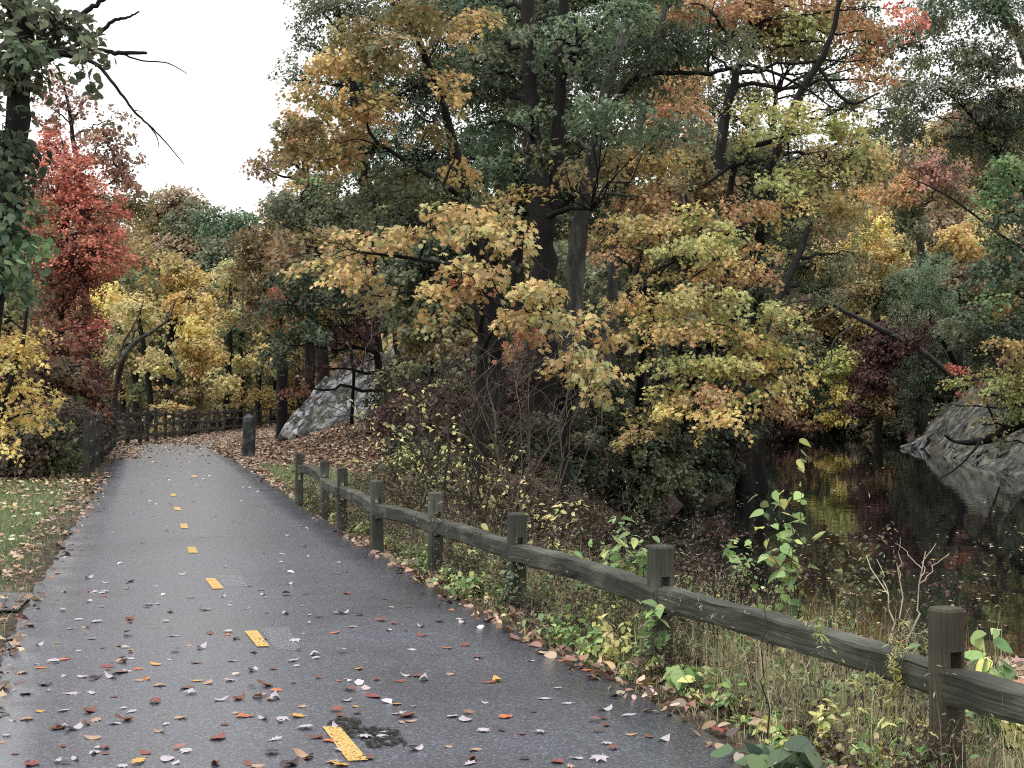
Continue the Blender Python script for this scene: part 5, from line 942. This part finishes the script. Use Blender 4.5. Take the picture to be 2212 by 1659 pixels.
plant('lime_shrub', 'slender shrub with lime yellow leaves right of the pale ledge', 'shrub', 930, 22, 2.3, 10, 'paleyel', .08, 15, spread=.16, nl=7, r=.012, twigs=3, low=.25)
plant('yellow_shrub', 'low yellow green shrub behind the farthest fence posts', 'shrub', 880, 26, 1.15, 20, 'paleyel', .07, 16, spread=.42, nl=7, r=.006, twigs=4)
plant('amber_shrub', 'amber leaved bush between the lime shrub and the bare bush', 'shrub', 1040, 21, 1.5, 14, 'paleyel', .075, 17, spread=.3, nl=4, r=.008, twigs=3)
plant('russet_brush', 'russet brown brush behind the fifth and sixth fence posts', 'shrub', 860, 19, .85, 26, 'deadweed', .055, 18, spread=.5, nl=5, r=.005, twigs=4)
plant('bare_bush', 'tall bare bush of thin fanning stems in front of the great oak', 'bush', 1150, 17.5, 3.1, 13, 'paleyel', .05, 19, stem='twig', spread=.24, nl=0, r=.0085, twigs=7, wob=.035, tl=1.3)
plant('bare_sapling', 'dark bare sapling with upright stems left of the bare bush', 'bush', 1000, 18.5, 2.9, 8, 'paleyel', .05, 20, stem='twigdk', spread=.13, nl=0, r=.015, twigs=7, wob=.04, tl=1.1)
plant('arching_briar', 'bare briar arching over the black water right of the bare bush', 'briar', 1300, 19, 1.7, 12, 'deadweed', .04, 23, stem='twig', spread=.5, nl=1, r=.006, twigs=5)

# ------------------------------------------------------------------ fallen leaves on the path, one by one
def leaf_obj_mesh(seed, tmpl, curl, colr):
    rng = np.random.default_rng(seed); T = TM[tmpl]; T = np.array([(T[i] * (1 - f) + T[(i + 1) % len(T)] * f) for i in range(len(T)) for f in (0, .5)]); k_ = len(T)
    V = [(0, 0, 0)] + [(x * .5, y * .5, 0) for x, y in T] + [(x, y, 0) for x, y in T]; a = rng.uniform(0, PI)
    V = np.array(V, float); u = V[:, 0] * math.cos(a) + V[:, 1] * math.sin(a); v = -V[:, 0] * math.sin(a) + V[:, 1] * math.cos(a)
    V[:, 2] = curl * (u * u * 1.7 + .6 * v * v) + .08 * curl * np.sin(9 * v + seed) + .03
    if rng.uniform() < .35: V[:, 2] = V[:, 2].max() + .02 - V[:, 2]
    me = bpy.data.meshes.new('fallen_leaf'); Fc = []
    for i in range(k_): j = (i + 1) % k_; Fc += [(0, 1 + i, 1 + j), (1 + i, 1 + k_ + i, 1 + k_ + j, 1 + j)]
    n0 = len(V); st = np.array([[0, -.15 - .1 * q_, .03 + .03 * q_] for q_ in range(4)]);
    V = np.concatenate([V, st + [[.012, 0, 0]], st - [[.012, 0, 0]]])
    for q_ in range(3): Fc.append((n0 + q_, n0 + q_ + 1, n0 + 5 + q_, n0 + 4 + q_))
    me.from_pydata([tuple(p) for p in V], [], Fc); at_ = me.attributes.new('tint', 'FLOAT_COLOR', 'FACE')
    c = np.ones((len(Fc), 4), np.float32); c[:, :3] = np.clip(np.array(colr) * (1 + rng.normal(size=(len(Fc), 1)) * .07), 0, 1); at_.data.foreach_set('color', c.ravel())
    for p in me.polygons: p.use_smooth = True
    me.materials.append(M['litter']); return me
LC = {'pale': '#b0a8b0', 'tan': '#a88870', 'red': '#803e38', 'orange': '#b8683c', 'gold': '#c49848', 'brown': '#6c4030', 'dark': '#3c2c30'}  # pale: whitish undersides, with the sky's reflection put into the colour
meshes = {c: [leaf_obj_mesh(i * 7 + hash_ , t, cu, lin(h)) for i, (t, cu) in enumerate([('maple', .22), ('ovate', .7), ('ovate', .2), ('oak', .2)])] for hash_, (c, h) in enumerate(LC.items())}
rng = np.random.default_rng(99)
def put_leaf(px, py, c, size, label, group, v=None):
    p = road_pt(px, py); me = meshes[c][int(rng.integers(4)) if v is None else v]
    o = bpy.data.objects.new('fallen_leaf', me); col.objects.link(o); o.location = (p[0], p[1], p[2] + .001); o.scale = (size, size, size * rng.uniform(.7, 1.2)); o.rotation_euler = (rng.normal() * .06, rng.normal() * .06, rng.uniform(0, 6.28))
    return tag(o, label, 'leaf', group)
G1 = 'fallen leaves on the path'
for px, py, c, s_, v, lb in [
    (472, 1801 * 0 + 1594, 'red', .11, 2, 'dull red cupped leaf low on the path, left of the nearest dash'), (336, 1516, 'red', .095, 1, 'dark red curled leaf near the orange one left of centre'), (648, 1547, 'gold', .10, 0, 'orange leaf lying just above the wet patch'),
    (880, 1547, 'brown', .11, 1, 'curled brown leaf right of the wet patch'), (1005, 1555, 'pale', .10, 2, 'pale round leaf right of the curled brown leaf'), (1092, 1549, 'orange', .09, 1, 'pale orange curled leaf on the right half of the path'), (806, 1504, 'red', .11, 2, 'bright red leaf above the nearest dash'), (757, 1490, 'brown', .12, 3, 'broad rust brown leaf above the wet patch'),
    (860, 1521, 'gold', .07, 0, 'small gold leaf right of the bright red one'), (596, 1492, 'orange', .085, 0, 'orange leaf beside two brown ones in mid path'), (557, 1505, 'tan', .085, 1, 'cupped pink tan leaf in mid path'), (517, 1510, 'brown', .085, 1, 'dark brown cupped leaf beside the pink tan one'),
    (406, 1485, 'brown', .1, 2, 'rusty leaf left of the mid path pair'), (338, 1435, 'gold', .085, 2, 'yellow leaf left of centre near a small brown drift'), (235, 1440, 'red', .11, 3, 'red brown leaf at the left of the brown drift'), (262, 1452, 'brown', .11, 2, 'brown leaf at the right of the drift'), (302, 1445, 'orange', .07, 0, 'orange leaf touching the brown drift'),
    (205, 1466, 'dark', .085, 1, 'grey brown curled leaf below the drift'), (388, 1550, 'tan', .085, 0, 'tan leaf low in the left half'), (302, 1645, 'gold', .11, 3, 'yellow leaf at the bottom edge, left side'), (625, 1652, 'dark', .11, 1, 'dark brown curled leaf cut by the bottom edge'), (910, 1373, 'red', .075, 1, 'small deep red curled leaf in the right half'),
    (823, 1340, 'red', .11, 0, 'flat red leaf right of the second worn mark'), (851, 1347, 'red', .075, 1, 'small red leaf touching the flat red one'), (965, 1400, 'orange', .10, 3, 'orange brown leaf on the right half'), (903, 1460, 'red', .08, 0, 'scarlet leaf in the middle right'), (1058, 1474, 'red', .085, 2, 'salmon red leaf right of the scarlet one'),
    (1270, 1450, 'orange', .10, 0, 'orange leaf at the right edge of the asphalt'), (1548, 1577, 'red', .12, 0, 'bright red orange leaf by the weeds at the lower right'), (1385, 1478, 'gold', .14, 0, 'large tan and gold leaf on the verge below the second post'), (776, 1445, 'gold', .07, 2, 'little gold leaf centre right of the drift'), (1296, 1640, 'pale', .10, 0, 'white leaf near the bottom, right of centre'),
    (1355, 1545, 'pale', .085, 2, 'flat white leaf toward the lower right'), (635, 1427, 'pale', .10, 3, 'pale grey pointed leaf under the second worn mark'), (495, 1470, 'pale', .09, 0, 'pale grey leaf in the middle left'), (120, 1430, 'pale', .1, 0, 'white leaf near the left verge'), (100, 1480, 'dark', .09, 1, 'slate dark leaf near the left verge'),
    (1165, 1395, 'brown', .12, 3, 'dead brown oak leaf on the verge, right side'), (740, 1652, 'gold', .09, 0, 'rust and gold leaf at the bottom below the nearest dash'), (1205, 1645, 'red', .09, 2, 'pink red leaf at the bottom right of centre')]:
    put_leaf(px, py, c, s_, lb, G1, v)
rng = np.random.default_rng(123)
names = {'pale': 'pale upturned leaf tinted with sky sheen, one of many strewn on the grey asphalt', 'tan': 'tan leaf, one of many strewn on the grey asphalt', 'red': 'small red leaf strewn on the grey asphalt', 'orange': 'small orange leaf strewn on the asphalt', 'gold': 'small yellow leaf strewn on the asphalt', 'brown': 'small brown leaf strewn on the asphalt', 'dark': 'dark leaf, nearly black, strewn on the asphalt'}
cnt = 0
while cnt < 230:
    py = 1655 - (rng.uniform() ** 1.25) * 420; Yd_ = F * CAM / (py - HY); xl = CX + float(XL(Yd_)) / Yd_ * F; xr = CX + float(XR(Yd_)) / Yd_ * F
    px = rng.uniform(max(xl + 8, 0), xr - 8)
    if rng.uniform() > .35 + .65 * math.exp(-max(px - xl, 0) / 500): continue
    c = rng.choice(list(LC), p=[.42, .10, .09, .04, .03, .18, .14]); put_leaf(px, py, c, rng.uniform(.045, .095), names[c], c + ' leaves strewn on the path'); cnt += 1



# ------------------------------------------------------------------ light, sky, camera
w = bpy.data.worlds.new('World'); sc.world = w; w.use_nodes = True; nt = w.node_tree; nt.nodes.clear()
so = nt.nodes.new('ShaderNodeOutputWorld'); bgn = nt.nodes.new('ShaderNodeBackground')
sky = nt.nodes.new('ShaderNodeTexSky'); sky.sky_type = 'NISHITA'; sky.sun_disc = False; sky.sun_elevation = math.radians(70); sky.sun_rotation = math.radians(235)
sky.dust_density = 4; sky.air_density = 1.2
bw = nt.nodes.new('ShaderNodeHueSaturation'); bw.inputs['Saturation'].default_value = .25; nt.links.new(sky.outputs[0], bw.inputs['Color'])
cl = nt.nodes.new('ShaderNodeMix'); cl.data_type = 'RGBA'; cl.inputs[0].default_value = .8; cl.inputs[7].default_value = (10.6, 10.5, 10.3, 1)   # cloud cover
nt.links.new(bw.outputs[0], cl.inputs[6]); nt.links.new(cl.outputs[2], bgn.inputs[0]); bgn.inputs[1].default_value = .12
nt.links.new(bgn.outputs[0], so.inputs[0])
sl = bpy.data.lights.new('sun', 'SUN'); sl.energy = 1.5; sl.angle = math.radians(18); sl.color = (1, .96, .9)
so_ = bpy.data.objects.new('sun', sl); col.objects.link(so_)
az = math.radians(235); el = math.radians(70)
dv = Vector((math.sin(az) * math.cos(el), math.cos(az) * math.cos(el), math.sin(el)))
so_.rotation_euler = dv.to_track_quat('Z', 'Y').to_euler()
cam = bpy.data.cameras.new('camera'); co = bpy.data.objects.new('camera', cam); col.objects.link(co); sc.camera = co
cam.sensor_width = 36; cam.lens = 36 * F / 2212; co.location = (0, 0, CAM); co.rotation_euler = (PI / 2 + 20.5 / F, 0, 0); cam.clip_end = 3000; cam.clip_start = .1
sc.view_settings.view_transform = 'Standard'; sc.view_settings.look = 'None'; sc.view_settings.gamma = 1; sc.view_settings.exposure = .28
sc.cycles.max_bounces = 6; sc.cycles.diffuse_bounces = 3; sc.cycles.glossy_bounces = 3; sc.cycles.transparent_max_bounces = 6
sc.cycles.filter_width = 1.1; sc.cycles.use_denoising = False
print('leaves', nleaf)
